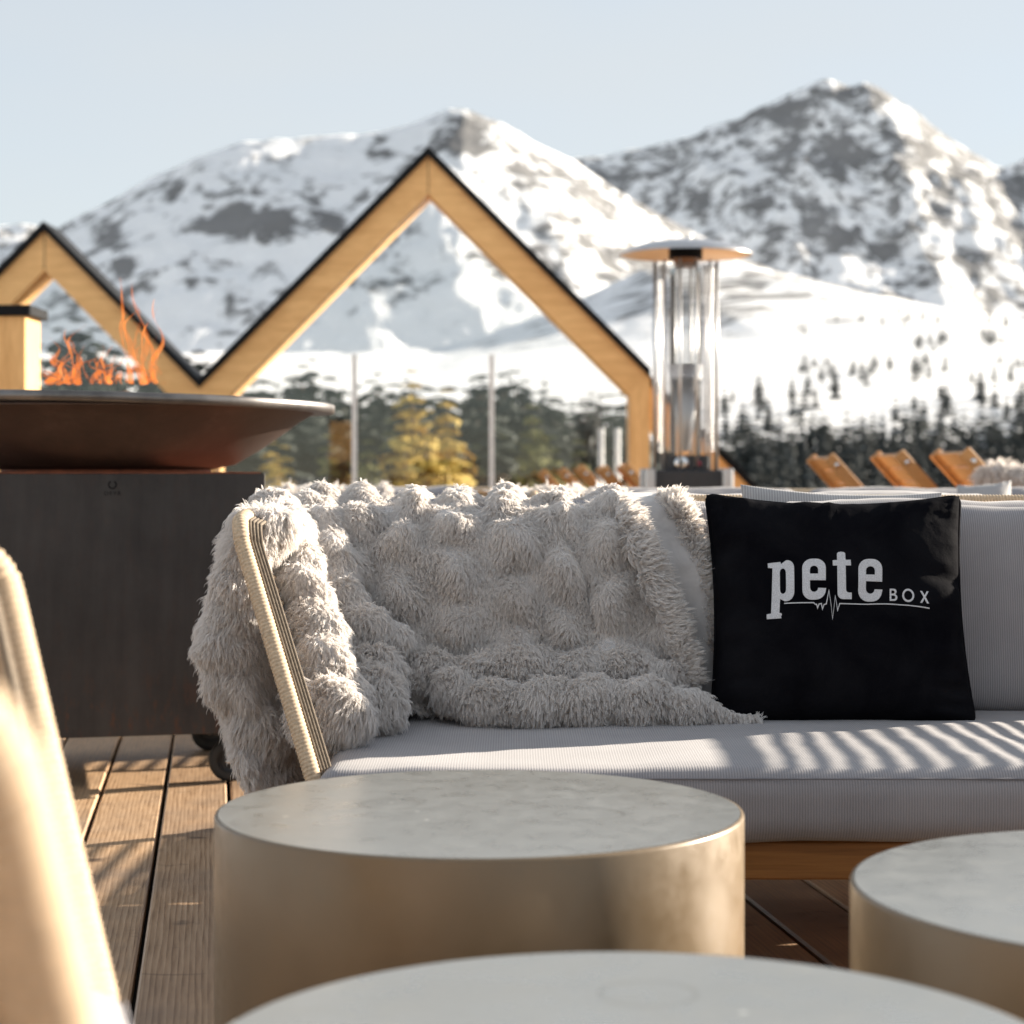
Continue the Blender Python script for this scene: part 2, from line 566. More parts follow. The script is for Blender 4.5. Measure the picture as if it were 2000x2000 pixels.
def leafmat(name, lo, hi, snow=0.0):
    m = Mat(name).set(Roughness=.8)
    n = m.noise(m.coord('Object', (1, 1, 1), 20.0), 2.2, 3)
    col = m.ramp(n, [(.3, lo), (.7, hi)])
    if snow:
        s_ = m.ramp(m.noise(m.coord('Object', (1, 1, 1), 33.0), 1.4, 3), [(.62, (0, 0, 0)), (.72, (snow,) * 3)])
        col = m.mix(s_, col, (.75, .77, .80))
    m.color(col)
    M[name] = m.m
leafmat('spruce', (.008, .015, .011), (.024, .034, .022))
leafmat('larch', (.38, .26, .04), (.55, .40, .09))
leafmat('olive_conifer', (.075, .08, .016), (.17, .16, .04))
leafmat('far_forest', (.018, .026, .026), (.042, .050, .046), .6)
plain('bark', (.10, .07, .05), .9)

def mountainmat():
    m = Mat('snow_and_rock').set(Roughness=.85)
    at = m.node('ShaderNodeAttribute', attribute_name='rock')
    v = m.coord('Object')
    n = m.noise(v, .030, 9, .70, .5)
    n2 = m.noise(v, .006, 5, .6)
    n3 = m.noise(m.coord('Object', (1, .6, .30)), .017, 7, .66, .7)
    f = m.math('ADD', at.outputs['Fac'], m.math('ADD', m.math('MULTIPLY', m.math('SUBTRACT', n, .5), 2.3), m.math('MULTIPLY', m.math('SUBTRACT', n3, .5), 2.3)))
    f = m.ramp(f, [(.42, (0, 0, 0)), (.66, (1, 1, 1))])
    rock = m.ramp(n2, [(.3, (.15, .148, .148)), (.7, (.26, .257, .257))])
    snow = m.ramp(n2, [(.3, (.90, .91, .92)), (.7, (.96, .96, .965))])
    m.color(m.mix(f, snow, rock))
    m.bump(n, .6, 14.0)
    M['mountain'] = m.m
    m = Mat('snow_ground').set(Roughness=.8)
    n = m.noise(m.coord('Object'), .6, 5)
    m.color(m.ramp(n, [(.3, (.78, .79, .80)), (.7, (.86, .86, .87))])); m.bump(n, .3, .15)
    M['snow'] = m.m
mountainmat()

# ================================================================== SETTING
# ------------------------------------------------------------------ terrain and mountains
RID1 = [(-4000, 690), (-1500, 700), (0, 690), (400, 690), (700, 690), (900, 670), (1100, 600), (1250, 530), (1400, 508), (1550, 540), (1700, 585), (1850, 625), (2000, 655), (2600, 690), (4500, 700)]
RID2 = [(-4000, 560), (-1500, 520), (-600, 500), (-200, 470), (0, 475), (90, 462), (180, 412), (300, 347), (400, 300), (450, 283), (560, 272), (700, 266), (800, 243), (850, 228), (880, 216), (910, 213), (960, 230), (1040, 275), (1120, 312), (1200, 370), (1300, 430), (1400, 480), (1600, 560), (2000, 640), (4500, 700)]
RID3 = [(-4000, 560), (-1500, 520), (0, 445), (60, 440), (200, 480), (800, 420), (1000, 345), (1120, 312), (1200, 300), (1300, 283), (1400, 247), (1470, 215), (1540, 182), (1590, 160), (1620, 157), (1660, 166), (1690, 160), (1720, 172), (1760, 203), (1860, 270), (1940, 326), (1965, 332), (2000, 315), (2200, 270), (2600, 300), (4500, 450)]
def ridge_z(rid, X, Yr):
    a = np.array(rid, float)
    px = X / Yr * F_PX + 1000
    y = np.interp(px, a[:, 0], a[:, 1])
    return CAM_H + (HOR - y) / F_PX * Yr
def terrain_z(X, Y):
    X = np.asarray(X, float); Y = np.asarray(Y, float)
    base = np.interp(Y, [20, 30, 60, 150, 260, 420, 7000], [-2.5, -4.5, -9, -13, -8, 2, 2])
    P = np.stack([X, Y, 0 * X], 1)
    n1 = fbm(P / 260, 5); n2 = fbm(P / 700 + 9, 5); n3 = fbm(P / 900 + 31, 6)
    rid = 1 - np.abs(fbm(P * np.array([1 / 330, 1 / 900, 1]) + 5, 5)) * 2
    out = base + fbm(P / 25, 3) * np.clip((Y - 25) / 60, 0, 1) * .8
    for R_, Yr, Y0, e, nz in ((RID1, 1500., 220., 1.25, .10), (RID2, 2700., 1850., 1.05, .09), (RID3, 4000., 2850., 1.05, .13)):
        h = ridge_z(R_, X, Yr) + fbm(P / 45 + Yr, 4) * Yr * .0022
        s = np.clip((Y - Y0) / (Yr - Y0), 0, 1)
        up = base + (h - base) * s ** e * (1 + nz * (rid - .3) * (4 * s * (1 - s)) + nz * .4 * n1 * (4 * s * (1 - s)))
        if Yr > 2000:
            up = up + (s ** .5) * (1 - s) ** .6 * (11 * (1 - 2 * np.abs(fbm(P * np.array([1 / 95, 1 / 190, 1]) + 77, 4))) + 12 * fbm(P / 40 + 13, 3))
        back = h - .42 * (Y - Yr) 
        z = np.where(Y < Yr, up, back)
        out = np.maximum(out, np.where(s > 0, z, -999))
    return out
def build_terrain():
    ys = np.concatenate([np.linspace(20, 200, 40, endpoint=False), np.geomspace(200, 1400, 110, endpoint=False), np.linspace(1400, 4400, 330, endpoint=False), np.geomspace(4400, 7500, 20)])
    ts = np.concatenate([np.linspace(-1.1, -.34, 50, endpoint=False), np.linspace(-.34, .34, 460, endpoint=False), np.linspace(.34, 1.1, 50)])
    T, Y = np.meshgrid(ts, ys)
    X = T * (Y + 50)
    z = terrain_z(X.ravel(), Y.ravel())
    co = np.stack([X.ravel(), Y.ravel(), z], 1)
    a, b = T.shape
    idx = np.arange(a * b).reshape(a, b)
    q = np.stack([idx[:-1, :-1].ravel(), idx[:-1, 1:].ravel(), idx[1:, 1:].ravel(), idx[1:, :-1].ravel()], 1)
    me = bpy.data.meshes.new('mountains')
    me.vertices.add(len(co)); me.vertices.foreach_set('co', co.ravel().astype(np.float32))
    me.loops.add(q.size); me.loops.foreach_set('vertex_index', q.ravel().astype(np.int32))
    me.polygons.add(len(q)); me.polygons.foreach_set('loop_start', np.arange(0, q.size, 4, dtype=np.int32)); me.polygons.foreach_set('loop_total', np.full(len(q), 4, np.int32))
    me.polygons.foreach_set('use_smooth', np.ones(len(q), bool))
    me.update(calc_edges=True)
    # bare rock: where the crags stand out of the snow
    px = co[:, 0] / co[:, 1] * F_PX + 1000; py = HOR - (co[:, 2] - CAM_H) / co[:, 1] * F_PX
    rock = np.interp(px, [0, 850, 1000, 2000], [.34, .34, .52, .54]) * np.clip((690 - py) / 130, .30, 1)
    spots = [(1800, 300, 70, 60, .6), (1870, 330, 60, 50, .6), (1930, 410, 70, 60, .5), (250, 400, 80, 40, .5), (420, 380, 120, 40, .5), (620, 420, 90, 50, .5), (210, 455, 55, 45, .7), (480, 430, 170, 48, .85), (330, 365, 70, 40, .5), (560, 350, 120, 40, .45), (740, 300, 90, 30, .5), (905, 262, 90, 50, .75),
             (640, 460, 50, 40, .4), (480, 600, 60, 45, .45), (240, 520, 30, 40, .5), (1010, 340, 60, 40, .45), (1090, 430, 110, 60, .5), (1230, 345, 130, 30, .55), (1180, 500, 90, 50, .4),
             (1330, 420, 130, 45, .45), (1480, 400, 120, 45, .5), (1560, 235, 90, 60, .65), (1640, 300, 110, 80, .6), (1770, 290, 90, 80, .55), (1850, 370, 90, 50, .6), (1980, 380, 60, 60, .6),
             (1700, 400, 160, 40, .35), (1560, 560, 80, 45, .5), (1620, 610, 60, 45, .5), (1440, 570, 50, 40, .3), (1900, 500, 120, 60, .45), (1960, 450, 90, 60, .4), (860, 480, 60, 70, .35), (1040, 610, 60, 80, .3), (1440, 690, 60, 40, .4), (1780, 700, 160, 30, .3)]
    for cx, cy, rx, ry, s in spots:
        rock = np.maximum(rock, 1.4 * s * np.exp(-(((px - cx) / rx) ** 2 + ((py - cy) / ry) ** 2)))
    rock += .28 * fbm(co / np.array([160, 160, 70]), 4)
    rock = np.where(co[:, 1] < 1510, rock * .55 + .34 * np.exp(-(((px - 1430) / 230) ** 2 + ((py - 590) / 85) ** 2)), rock)  # front slope: extra rock tone, partly standing in for its shade
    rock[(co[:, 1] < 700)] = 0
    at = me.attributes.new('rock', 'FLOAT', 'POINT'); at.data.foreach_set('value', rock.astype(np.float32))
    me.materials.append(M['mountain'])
    return tag(link(bpy.data.objects.new('mountains', me)), 'snow covered mountains with bare grey rock crags', kind='structure')
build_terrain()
g = MB()
g.add([(-8600, -4000, -14), (8600, -4000, -14), (8600, 7600, -14), (-8600, 7600, -14)], [(0, 1, 2, 3)])
tag(g.build('snow_ground', M['snow']), kind='structure')

# ------------------------------------------------------------------ deck of larch boards
deck = tag(MB().box((0, 5.5, -.085), (14, 27, .05)).build('deck', M['joist']), kind='structure')
BOARD_W, PITCH, SKEW = .145, .1560, -.149
def plank_mesh():
    L0, L1 = -7.6, 18.6
    h = .028; w = BOARD_W / 2; c = .004
    prof = [(-w, -h), (w, -h), (w, -c * 1.2), (w - c, 0), (-w + c, 0), (-w, -c * 1.2)]
    V = []; F = []
    ny = 2
    for j in range(ny):
        y = L0 + (L1 - L0) * j / (ny - 1)
        V += [(x, y, z) for x, z in prof]
    n = len(prof)
    for j in range(ny - 1):
        for i in range(n):
            k = (i + 1) % n
            F.append((j * n + i, j * n + k, (j + 1) * n + k, (j + 1) * n + i))
    F.append(tuple(range(n))); F.append(tuple((ny - 1) * n + i for i in range(n))[::-1])
    b = MB(); b.add(V, F, False)
    return b.mesh('plank', M['deck'])
pm = plank_mesh()
ca = math.atan(-SKEW)
for k in range(-24, 34):
    x0 = -.1145 + k * PITCH + .072 / math.cos(ca)
    o = inst('plank', pm, deck, (x0, 0, random.uniform(-.0012, .0012)), (random.uniform(-.0004, .0004), 0, ca + random.uniform(-.0006, .0006)))

# screw heads on the boards close by
sm = MB().lathe([(.0, .0008), (.0032, .0006), (.0038, -.001)], 8).mesh('screw', M['steel'])

# ================================================================== FURNITURE
def rounded_box(sx, sy, sz, r, puff=0.0, n=(16, 10, 6), seed=0, wob=.004):
    """soft cushion block centred on the origin"""
    bm = bmesh.new()
    V = {}; 
    b = MB()
    def key(p): return tuple(round(c, 5) for c in p)
    pts = []; faces = []; idx = {}
    def vid(p):
        k = key(p)
        if k not in idx:
            idx[k] = len(pts); pts.append(p)
        return idx[k]
    hx, hy, hz = sx / 2, sy / 2, sz / 2
    def ticks(h, n):
        a = np.linspace(-1, 1, n + 1) * (h - r)
        e = [h - r + r * math.sin(t) for t in (R(22), R(45), R(68), R(90))]
        return sorted(set([-x for x in e] + list(a) + e))
    tx, ty, tz = ticks(hx, n[0]), ticks(hy, n[1]), ticks(hz, n[2])
    def face(ax, s):
        ta, tb = [(ty, tz), (tz, tx), (tx, ty)][ax]
        for i in range(len(ta) - 1):
            for j in range(len(tb) - 1):
                q = []
                for (u, v) in ((ta[i], tb[j]), (ta[i + 1], tb[j]), (ta[i + 1], tb[j + 1]), (ta[i], tb[j + 1])):
                    w = s * (hx, hy, hz)[ax]
                    p = [(w, u, v), (v, w, u), (u, v, w)][ax]
                    q.append(vid(p))
                faces.append(tuple(q if s > 0 else q[::-1]))
    for ax in range(3):
        for s in (-1, 1): face(ax, s)
    P = np.array(pts)
    inner = np.clip(P, [-(hx - r), -(hy - r), -(hz - r)], [hx - r, hy - r, hz - r])
    d = P - inner
    l = np.linalg.norm(d, axis=1, keepdims=True); l[l == 0] = 1
    P2 = inner + d / l * r
    if puff:
        f = (1 - (P[:, 0] / hx) ** 2).clip(0) ** .5 * (1 - (P[:, 1] / hy) ** 2).clip(0) ** .5
        P2[:, 2] += np.sign(P[:, 2]) * puff * f * (np.abs(P[:, 2]) / hz)
    nrm = d / l
    P2 += nrm * (fbm(P2 * 7 + seed * 3.1, 3) * wob)[:, None]
    b.add(P2.tolist(), faces, True)
    return b

def ribs_tube(mb, pts, r, pitch=.0062, amp=.14, n=12):
    """tube wrapped in cord: radius ripples along its length"""
    P = [Vector(p) for p in pts]
    seg = [(P[i + 1] - P[i]).length for i in range(len(P) - 1)]
    tot = sum(seg); m = int(tot / pitch * 4)
    cum = [0]
    for s in seg: cum.append(cum[-1] + s)
    out = []; rad = []
    j = 0
    for i in range(m + 1):
        d = tot * i / m
        while j < len(seg) - 1 and d > cum[j + 1]: j += 1
        t = (d - cum[j]) / seg[j]
        out.append(P[j].lerp(P[j + 1], min(1, t)))
        rad.append(r * (1 + amp * (abs(math.sin(math.pi * i / 4)) - .6)))
    mb.tube(out, rad, n)

def lounge_unit(name, W, label, cat, cushions=True, group=None, depth=.80, lean=.20, rec=0.0):
    """rope sofa or armchair; local x across, front edge at y=0, back at y=depth, z up"""
    root = empty(name)
    tag(root, label, cat, group)
    hw = W / 2
    ZB, ZT = .27, .685
    def hx(z): return hw + .13 * (z - .345) / .345          # arms flare outwards
    def fy(z): return .03 + rec + lean * max(0, (z - .30)) / .39      # front of the arms leans back
    def by(z): return depth - .03 + .10 * (z - .30) / .39
    # wooden plinth
    rail = MB()
    rail.box((0, .045 + rec, .217), (W - .02, .045, .056), bev=.003)
    rail.build('front_rail', M['teak'], root)
    MB().box((0, depth - .05, .217), (W - .02, .045, .056), bev=.003).build('back_rail', M['teak'], root)
    for s in (-1, 1):
        MB().box((s * (hw - .035), (depth + rec) / 2, .217), (.045, depth - .145 - rec, .056), bev=.003).build('side_rail', M['teak'], root)
    for sx in (-1, 1):
        for y in (.10 + rec, depth - .10):
            l = MB(); l.tube([(sx * (hw - .10), y, .19), (sx * (hw - .085), y, .0)], [.024, .016], 10)
            l.build('leg', M['teak'], root)
    sb = MB()
    for i in range(7):
        sb.box((0, .13 + rec + i * (depth - .26 - rec) / 6, .236), (W - .09, .05, .016))
    sb.build('seat_slats', M['teak'], root)
    # frame wrapped in cord: up one arm, round the back, down the other
    for s in (-1, 1):
        arm = MB()
        p = [(s * hx(.23), fy(.23) + .02, .23)]
        for z in np.linspace(.28, .668, 9): p.append((s * hx(z), fy(z), z))
        zc = .64
        for a in (20, 40, 60, 80):
            p.append((s * (hx(.668) + .008 * math.sin(R(a))), fy(.668) + .010 * math.sin(R(a)) + .036 * (1 - math.cos(R(a))), .668 + .036 * math.sin(R(a))))
        p.append((s * (hx(.668) + .008), fy(.668) + .12, .708))
        p.append((s * hx(.69), by(.69) - .16, .712))
        ribs_tube(arm, smooth_path(p, 4), .0125 if W > 1.2 else .018)
        arm.build('arm_frame', M['rope'], root)
        strip = MB()                                       # turned cords along the inner edge of the arm
        for q in range(4):
            pp = [(x - s * (.0145 + q * .0052), y + .004 + q * .0012, z - .002 * q) for x, y, z in p[1:-1]]
            strip.tube(smooth_path(pp, 3), .0029, 6)
        strip.build('edge_cords', M['rope_dark'], root)
    bk = MB()
    pts = []
    zt = .712
    X0, Y1 = hx(.69), by(.69)
    rad = .16
    for a in np.linspace(0, 90, 7):
        pts.append((-X0 + rad - rad * math.cos(R(a)), Y1 - rad + rad * math.sin(R(a)), zt))
    pts2 = [(-x, y, z) for x, y, z in pts[::-1]]
    ribs_tube(bk, pts + pts2, .0125)
    bk.build('back_frame', M['rope'], root)
    for z in np.arange(.285, .695, .020 if W > 1.2 else .0145):                    # horizontal cords
        X0, Y0, Y1 = hx(z), fy(z), by(z)
        L = [(-X0, Y0 + .005, z)]
        for a in np.linspace(0, 90, 6):
            L.append((-X0 + rad - rad * math.cos(R(a)), Y1 - rad + rad * math.sin(R(a)), z))
        L += [(-x, y, z_) for x, y, z_ in L[::-1]]
        c = MB(); c.tube(L, .0058 if W > 1.2 else .0075, 6)
        c.build('cord', M['rope'], root)
    if cushions:
        nseat = 1
        sw = W - .02
        o = rounded_box(sw, depth - .10 - rec, .104, .035, .006, (40, 16, 4), 1, .0055).build('seat_cushion', M['grey_fabric'], root)
        o.location = (0, (depth - .10 + rec) / 2 - .02 + rec * .25, .300)
        sm_ = MB()
        for zz in (.046,):
            yy = -(depth - .10 - rec) / 2 + .004
            sm_.tube([(-sw / 2 + .03, yy, zz - .005), (0, yy - .001, zz - .0045), (sw / 2 - .03, yy, zz - .005)], .0015, 6)
        sm_.build('seam', M['seam_grey'], o)
        nb = 2 if W > 1.2 else 1
        bw = (W + .06) / nb
        for i in range(nb):
            b = rounded_box(bw - .008, .40, .15, .055, .022, (22, 14, 4), 5 + i, .010).build('back_cushion', M['grey_fabric'], root)
            b.location = (-(W + .06) / 2 + bw * (i + .5), depth - .115 + .06, .527)
            b.rotation_euler = (R(81), 0, 0)
    return root

SOFA_X, SOFA_Y = .455, 2.87
sofa = lounge_unit('sofa', 1.50, 'grey cushioned rope sofa in the middle of the deck, half covered by fur', 'sofa', depth=.86)
sofa.location = (SOFA_X, SOFA_Y, 0)

# ------------------------------------------------------------------ scatter cushions
def solve_uv(c, px, py):
    """bilinear inverse in a picture quad c = TL, TR, BR, BL"""
    u = v = .5
    for _ in range(12):
        x = (c[0][0] * (1 - u) + c[1][0] * u) * (1 - v) + (c[3][0] * (1 - u) + c[2][0] * u) * v
        y = (c[0][1] * (1 - u) + c[1][1] * u) * (1 - v) + (c[3][1] * (1 - u) + c[2][1] * u) * v
        xu = (c[1][0] - c[0][0]) * (1 - v) + (c[2][0] - c[3][0]) * v; xv = (c[3][0] - c[0][0]) * (1 - u) + (c[2][0] - c[1][0]) * u
        yu = (c[1][1] - c[0][1]) * (1 - v) + (c[2][1] - c[3][1]) * v; yv = (c[3][1] - c[0][1]) * (1 - u) + (c[2][1] - c[1][1]) * u
        det = xu * yv - xv * yu
        dx, dy = px - x, py - y
        u += (dx * yv - dy * xv) / det; v += (dy * xu - dx * yu) / det
    return u, v
class Pillow:
    def __init__(s, TL, TR, BR, BL, thick, pinch=.035, wr=.006, seed=0):
        s.c = [np.array(p, float) for p in (TL, TR, BR, BL)]
        s.t = thick; s.pinch = pinch; s.wr = wr; s.seed = seed
        e1 = s.c[1] - s.c[0]; e2 = s.c[3] - s.c[0]
        n = np.cross(e1, e2); s.n = n / np.linalg.norm(n)
        if s.n[1] > 0: s.n = -s.n
        s.e1, s.e2 = e1, e2
    def pos(s, u, v, side=1, off=0.0):
        u = np.asarray(u, float); v = np.asarray(v, float)
        a, b = 2 * u - 1, 2 * v - 1
        # edges drawn in between the corners
        pu = s.pinch * (1 - b ** 2); pv = np.where(b < 0, s.pinch * 1.7, s.pinch * .15) * (1 - a ** 2)
        uu = .5 + a / 2 * (1 - 2 * pu * np.abs(a)); vv = .5 + b / 2 * (1 - 2 * pv * np.abs(b))
        P = ((1 - uu) * (1 - vv))[..., None] * s.c[0] + (uu * (1 - vv))[..., None] * s.c[1] + (uu * vv)[..., None] * s.c[2] + ((1 - uu) * vv)[..., None] * s.c[3]
        h = ((1 - a ** 2).clip(0) ** .42) * ((1 - b ** 2).clip(0) ** .42)
        q = np.stack([u.ravel() * 5 + s.seed, v.ravel() * 5, np.full(u.size, side * 3.0)], 1)
        edge = (1 - (1 - np.abs(a)).clip(0, .45) / .45) 
        edgev = (1 - (1 - np.abs(b)).clip(0, .45) / .45)
        # tucks that run in from the seams
        w1 = fbm(np.stack([v.ravel() * 15, np.full(u.size, 1.5 + s.seed) + u.ravel() * 2, u.ravel() * 2.5], 1), 3).reshape(u.shape) * edge
        w2 = fbm(np.stack([u.ravel() * 15 + v.ravel() * 3, np.full(u.size, 7.5 + s.seed), v.ravel() * 2.5], 1), 3).reshape(u.shape) * edgev
        d = s.t / 2 * h * (1 + .10 * fbm(q, 3).reshape(u.shape)) + s.wr * (w1 + w2) * (h > 0) * np.minimum(1, h * 3)
        return P + s.n * (side * d + off)[..., None]
    def build(s, name, mat, pip, parent=None, N=64):
        g = np.sin((np.linspace(0, 1, N + 1) - .5) * math.pi) * .5 + .5
        U, V = np.meshgrid(g, g)
        b = MB()
        F = s.pos(U, V, 1); B = s.pos(U, V, -1)
        b.grid([[tuple(p) for p in r] for r in F]); b.grid([[tuple(p) for p in r] for r in B])
        o = b.build(name, mat, parent)
        bm = bmesh.new(); bm.from_mesh(o.data); bmesh.ops.remove_doubles(bm, verts=bm.verts, dist=1e-5); bmesh.ops.recalc_face_normals(bm, faces=bm.faces); bm.to_mesh(o.data); bm.free()
        if pip:
            t = np.linspace(0, 1, 48, endpoint=False); z = 0 * t
            u = np.concatenate([t, z + 1, 1 - t, z]); v = np.concatenate([z, t, z + 1, 1 - t])
            L = s.pos(u, v, 1, 0.0)
            # round the corners a little
            for _ in range(2): L = (np.roll(L, 1, 0) + L + np.roll(L, -1, 0)) / 3
            p = MB(); p.tube([tuple(q) for q in L], .0042, 8, closed=True)
            p.build('piping', pip, o)
        return o

PQ = [(1379, 966), (1874, 969), (1904, 1412), (1388, 1413)]      # the corners in the photograph
pil = Pillow(pt(*PQ[0], 3.56), pt(*PQ[1], 3.54), pt(*PQ[2], 3.40), pt(*PQ[3], 3.41), .18, .03, .028, 3)
pillow = tag(pil.build('cushion', M['black_velvet'], M['black_velvet']), 'black velvet cushion with silver lettering leaning on the sofa back', 'cushion')

# lettering, drawn from outlines (units: a 1932 px enlargement of the 650 px square at 1350, 850)
def arc(cx, cy, rx, ry, a0, a1, n=8):
    return [(cx + rx * math.cos(R(a0 + (a1 - a0) * i / n)), cy - ry * math.sin(R(a0 + (a1 - a0) * i / n))) for i in range(n + 1)]
def rrect(x0, y0, x1, y1, r):
    return arc(x1 - r, y0 + r, r, r, 90, 0, 4) + arc(x1 - r, y1 - r, r, r, 0, -90, 4) + arc(x0 + r, y1 - r, r, r, -90, -180, 4) + arc(x0 + r, y0 + r, r, r, 180, 90, 4)
def letter_e(x0, x1, y0, y1):
    w = x1 - x0; st = 44; rr = w * .42
    outer = arc(x1 - rr, y0 + rr, rr, rr, 0, 90, 6) + arc(x0 + rr, y0 + rr, rr, rr, 90, 180, 6) + arc(x0 + rr, y1 - rr, rr, rr, 180, 270, 6) + arc(x1 - rr, y1 - rr, rr, rr, 270, 350, 6)
    ym = y0 + (y1 - y0) * .545
    outer += [(x1 + 2, y1 - rr - 8), (x1 - 44, y1 - rr - 8)]
    outer += arc(x0 + w / 2, y1 - 68, w / 2 - st, 26, 0, -180, 6)
    outer += [(x0 + st, ym), (x1, ym)]
    hole = arc(x0 + w / 2, y0 + 68, w / 2 - st, 24, 0, 180, 6) + [(x0 + st, ym - 38), (x1 - st, ym - 38)]
    return [outer, hole]
def letter_p():
    o = [(413, 830), (488, 828)] + [(490, 842)] + arc(527, 866, 40, 46, 100, 0, 5) + arc(520, 1012, 47, 50, 0, -100, 6) + [(484, 1046), (480, 1124)] + arc(486, 1134, 9, 9, 70, -70, 3) + [(493, 1154), (405, 1154), (404, 1128), (431, 1124), (440, 862), (414, 858)]
    hole = arc(501, 892, 18, 24, 0, 180, 5) + arc(501, 996, 18, 24, 180, 360, 5)
    return [o, hole]
def letter_t():
    return [[(815, 786)] + arc(838, 786, 23, 10, 180, 0, 4) + [(863, 828), (892, 828), (894, 862), (863, 862), (866, 1000)] + arc(880, 1000, 14, 18, 180, 270, 3) + [(899, 1018), (899, 1054), (850, 1056)] + arc(848, 1026, 30, 30, 270, 180, 4) + [(816, 862), (791, 862), (790, 830), (815, 828)]]
def stroke(pts, w):
    """mitred outline of an open polyline"""
    P = [np.array(p, float) for p in pts]; L = []; Rr = []
    for i, p in enumerate(P):
        d0 = P[i] - P[i - 1] if i else P[1] - P[0]
        d1 = P[i + 1] - P[i] if i < len(P) - 1 else d0
        d0 = d0 / np.linalg.norm(d0); d1 = d1 / np.linalg.norm(d1)
        n0 = np.array([-d0[1], d0[0]]); n1 = np.array([-d1[1], d1[0]])
        m = n0 + n1; m = m / max(.25, np.linalg.norm(m)); k = 1 / max(.35, float(m @ n0))
        L.append(tuple(p + m * w / 2 * k)); Rr.append(tuple(p - m * w / 2 * k))
    return [L + Rr[::-1]]
def flat_mesh(loops):
    cu = bpy.data.curves.new('outline', 'CURVE'); cu.dimensions = '2D'; cu.fill_mode = 'BOTH'
    for lp in loops:
        sp = cu.splines.new('POLY'); sp.points.add(len(lp) - 1); sp.use_cyclic_u = True
        for q, (x, y) in zip(sp.points, lp): q.co = (x, -y, 0, 1)
    ob = bpy.data.objects.new('outline', cu); COL.objects.link(ob)
    dg = bpy.context.evaluated_depsgraph_get()
    me = bpy.data.meshes.new_from_object(ob.evaluated_get(dg))
    bpy.data.objects.remove(ob); bpy.data.curves.remove(cu)
    bm = bmesh.new(); bm.from_mesh(me); bpy.data.meshes.remove(me)
    bmesh.ops.remove_doubles(bm, verts=bm.verts, dist=1e-4)
    bmesh.ops.triangulate(bm, faces=bm.faces)
    for _ in range(5):
        es = [e for e in bm.edges if e.calc_length() > 22]
        if not es: break
        bmesh.ops.subdivide_edges(bm, edges=es, cuts=1)
        bmesh.ops.triangulate(bm, faces=bm.faces)
    v = [(a.co.x, -a.co.y) for a in bm.verts]; f = [tuple(a.index for a in q.verts) for q in bm.faces]
    bm.verts.index_update(); bm.free()
    return v, f
def on_pillow(name, loops, mat, parent, off=.0012):
    v, f = flat_mesh(loops)
    uv = np.array([solve_uv(PQ, 1350 + x * 650 / 1932, 850 + y * 650 / 1932) for x, y in v])
    front = pil.pos(uv[:, 0], uv[:, 1], 1, off); back = pil.pos(uv[:, 0], uv[:, 1], 1, -.001)
    n = len(v)
    # outline edges close the sides, so the stitching has a thickness
    cnt = {}
    for q in f:
        for i in range(3):
            e = (q[i], q[(i + 1) % 3]); cnt[e] = 1
    side = [(a, b, b + n, a + n) for a, b in cnt if (b, a) not in cnt]
    m = MB(); m.add([tuple(p) for p in front] + [tuple(p) for p in back], f + side, False)
    return m.build(name, mat, parent)
on_pillow('letter', letter_p(), M['embroidery'], pillow)
on_pillow('letter', letter_e(614, 750, 818, 1060), M['embroidery'], pillow)
on_pillow('letter', letter_t(), M['embroidery'], pillow)
on_pillow('letter', letter_e(936, 1076, 822, 1064), M['embroidery'], pillow)
B_out = [(1122, 991), (1146, 991)] + arc(1146, 1007, 17, 16, 90, -60, 5) + arc(1148, 1040, 20, 19, 60, -90, 5) + [(1122, 1059)]
on_pillow('small_letter', [B_out, [(1132, 1000), (1144, 1000)] + arc(1144, 1009, 8, 9, 90, -90, 4) + [(1132, 1018)], [(1132, 1028), (1146, 1028)] + arc(1146, 1039, 11, 11, 90, -90, 4) + [(1132, 1050)]], M['embroidery'], pillow)
on_pillow('small_letter', [arc(1234, 1026, 37, 38, 0, 345, 20), arc(1234, 1026, 26, 27, 0, 345, 20)], M['embroidery'], pillow)
on_pillow('small_letter', [[(1308, 996), (1321, 996), (1336, 1021), (1350, 996), (1362, 997), (1342, 1031), (1363, 1067), (1350, 1067), (1335, 1041), (1320, 1066), (1307, 1065), (1329, 1031)]], M['embroidery'], pillow)
on_pillow('pulse_line', stroke([(508, 1073), (600, 1074), (680, 1076), (690, 1086), (697, 1086), (703, 1106), (711, 1085), (724, 1083), (731, 1113), (739, 1090), (752, 1086), (768, 1008), (790, 1165), (804, 1040), (818, 1120), (830, 1082), (960, 1079), (1100, 1077), (1230, 1082), (1368, 1092)], 5.5), M['embroidery'], pillow)

pg = Pillow(pt(1446, 946, 3.775), pt(1840, 962, 3.775), pt(1840, 1180, 3.77), pt(1446, 1180, 3.77), .06, .03, .004, 11)
tag(pg.build('cushion', M['grey_fabric_pale'], None, N=40), 'pale pinstriped cushion peeping out behind the black velvet one', 'cushion')

# ------------------------------------------------------------------ fur throw
def puff(x, y, seed=0):
    """quilted pattern of the pile: rows of soft bumps"""
    x = np.asarray(x, float); y = np.asarray(y, float)
    q = np.stack([x.ravel() * 9 + seed, y.ravel() * 9, np.full(x.size, seed * 1.7)], 1)
    jx = fbm(q, 2).reshape(x.shape); jy = fbm(q + 40, 2).reshape(x.shape)
    a = np.cos(2 * math.pi * (x / .092 + .42 * jx)); b = np.cos(2 * math.pi * (y / .105 + .42 * jy + .5 * np.floor(x / .092 + .42 * jx + .5)))
    return (a + 1) / 2 * ((b + 1) / 2) ** .8

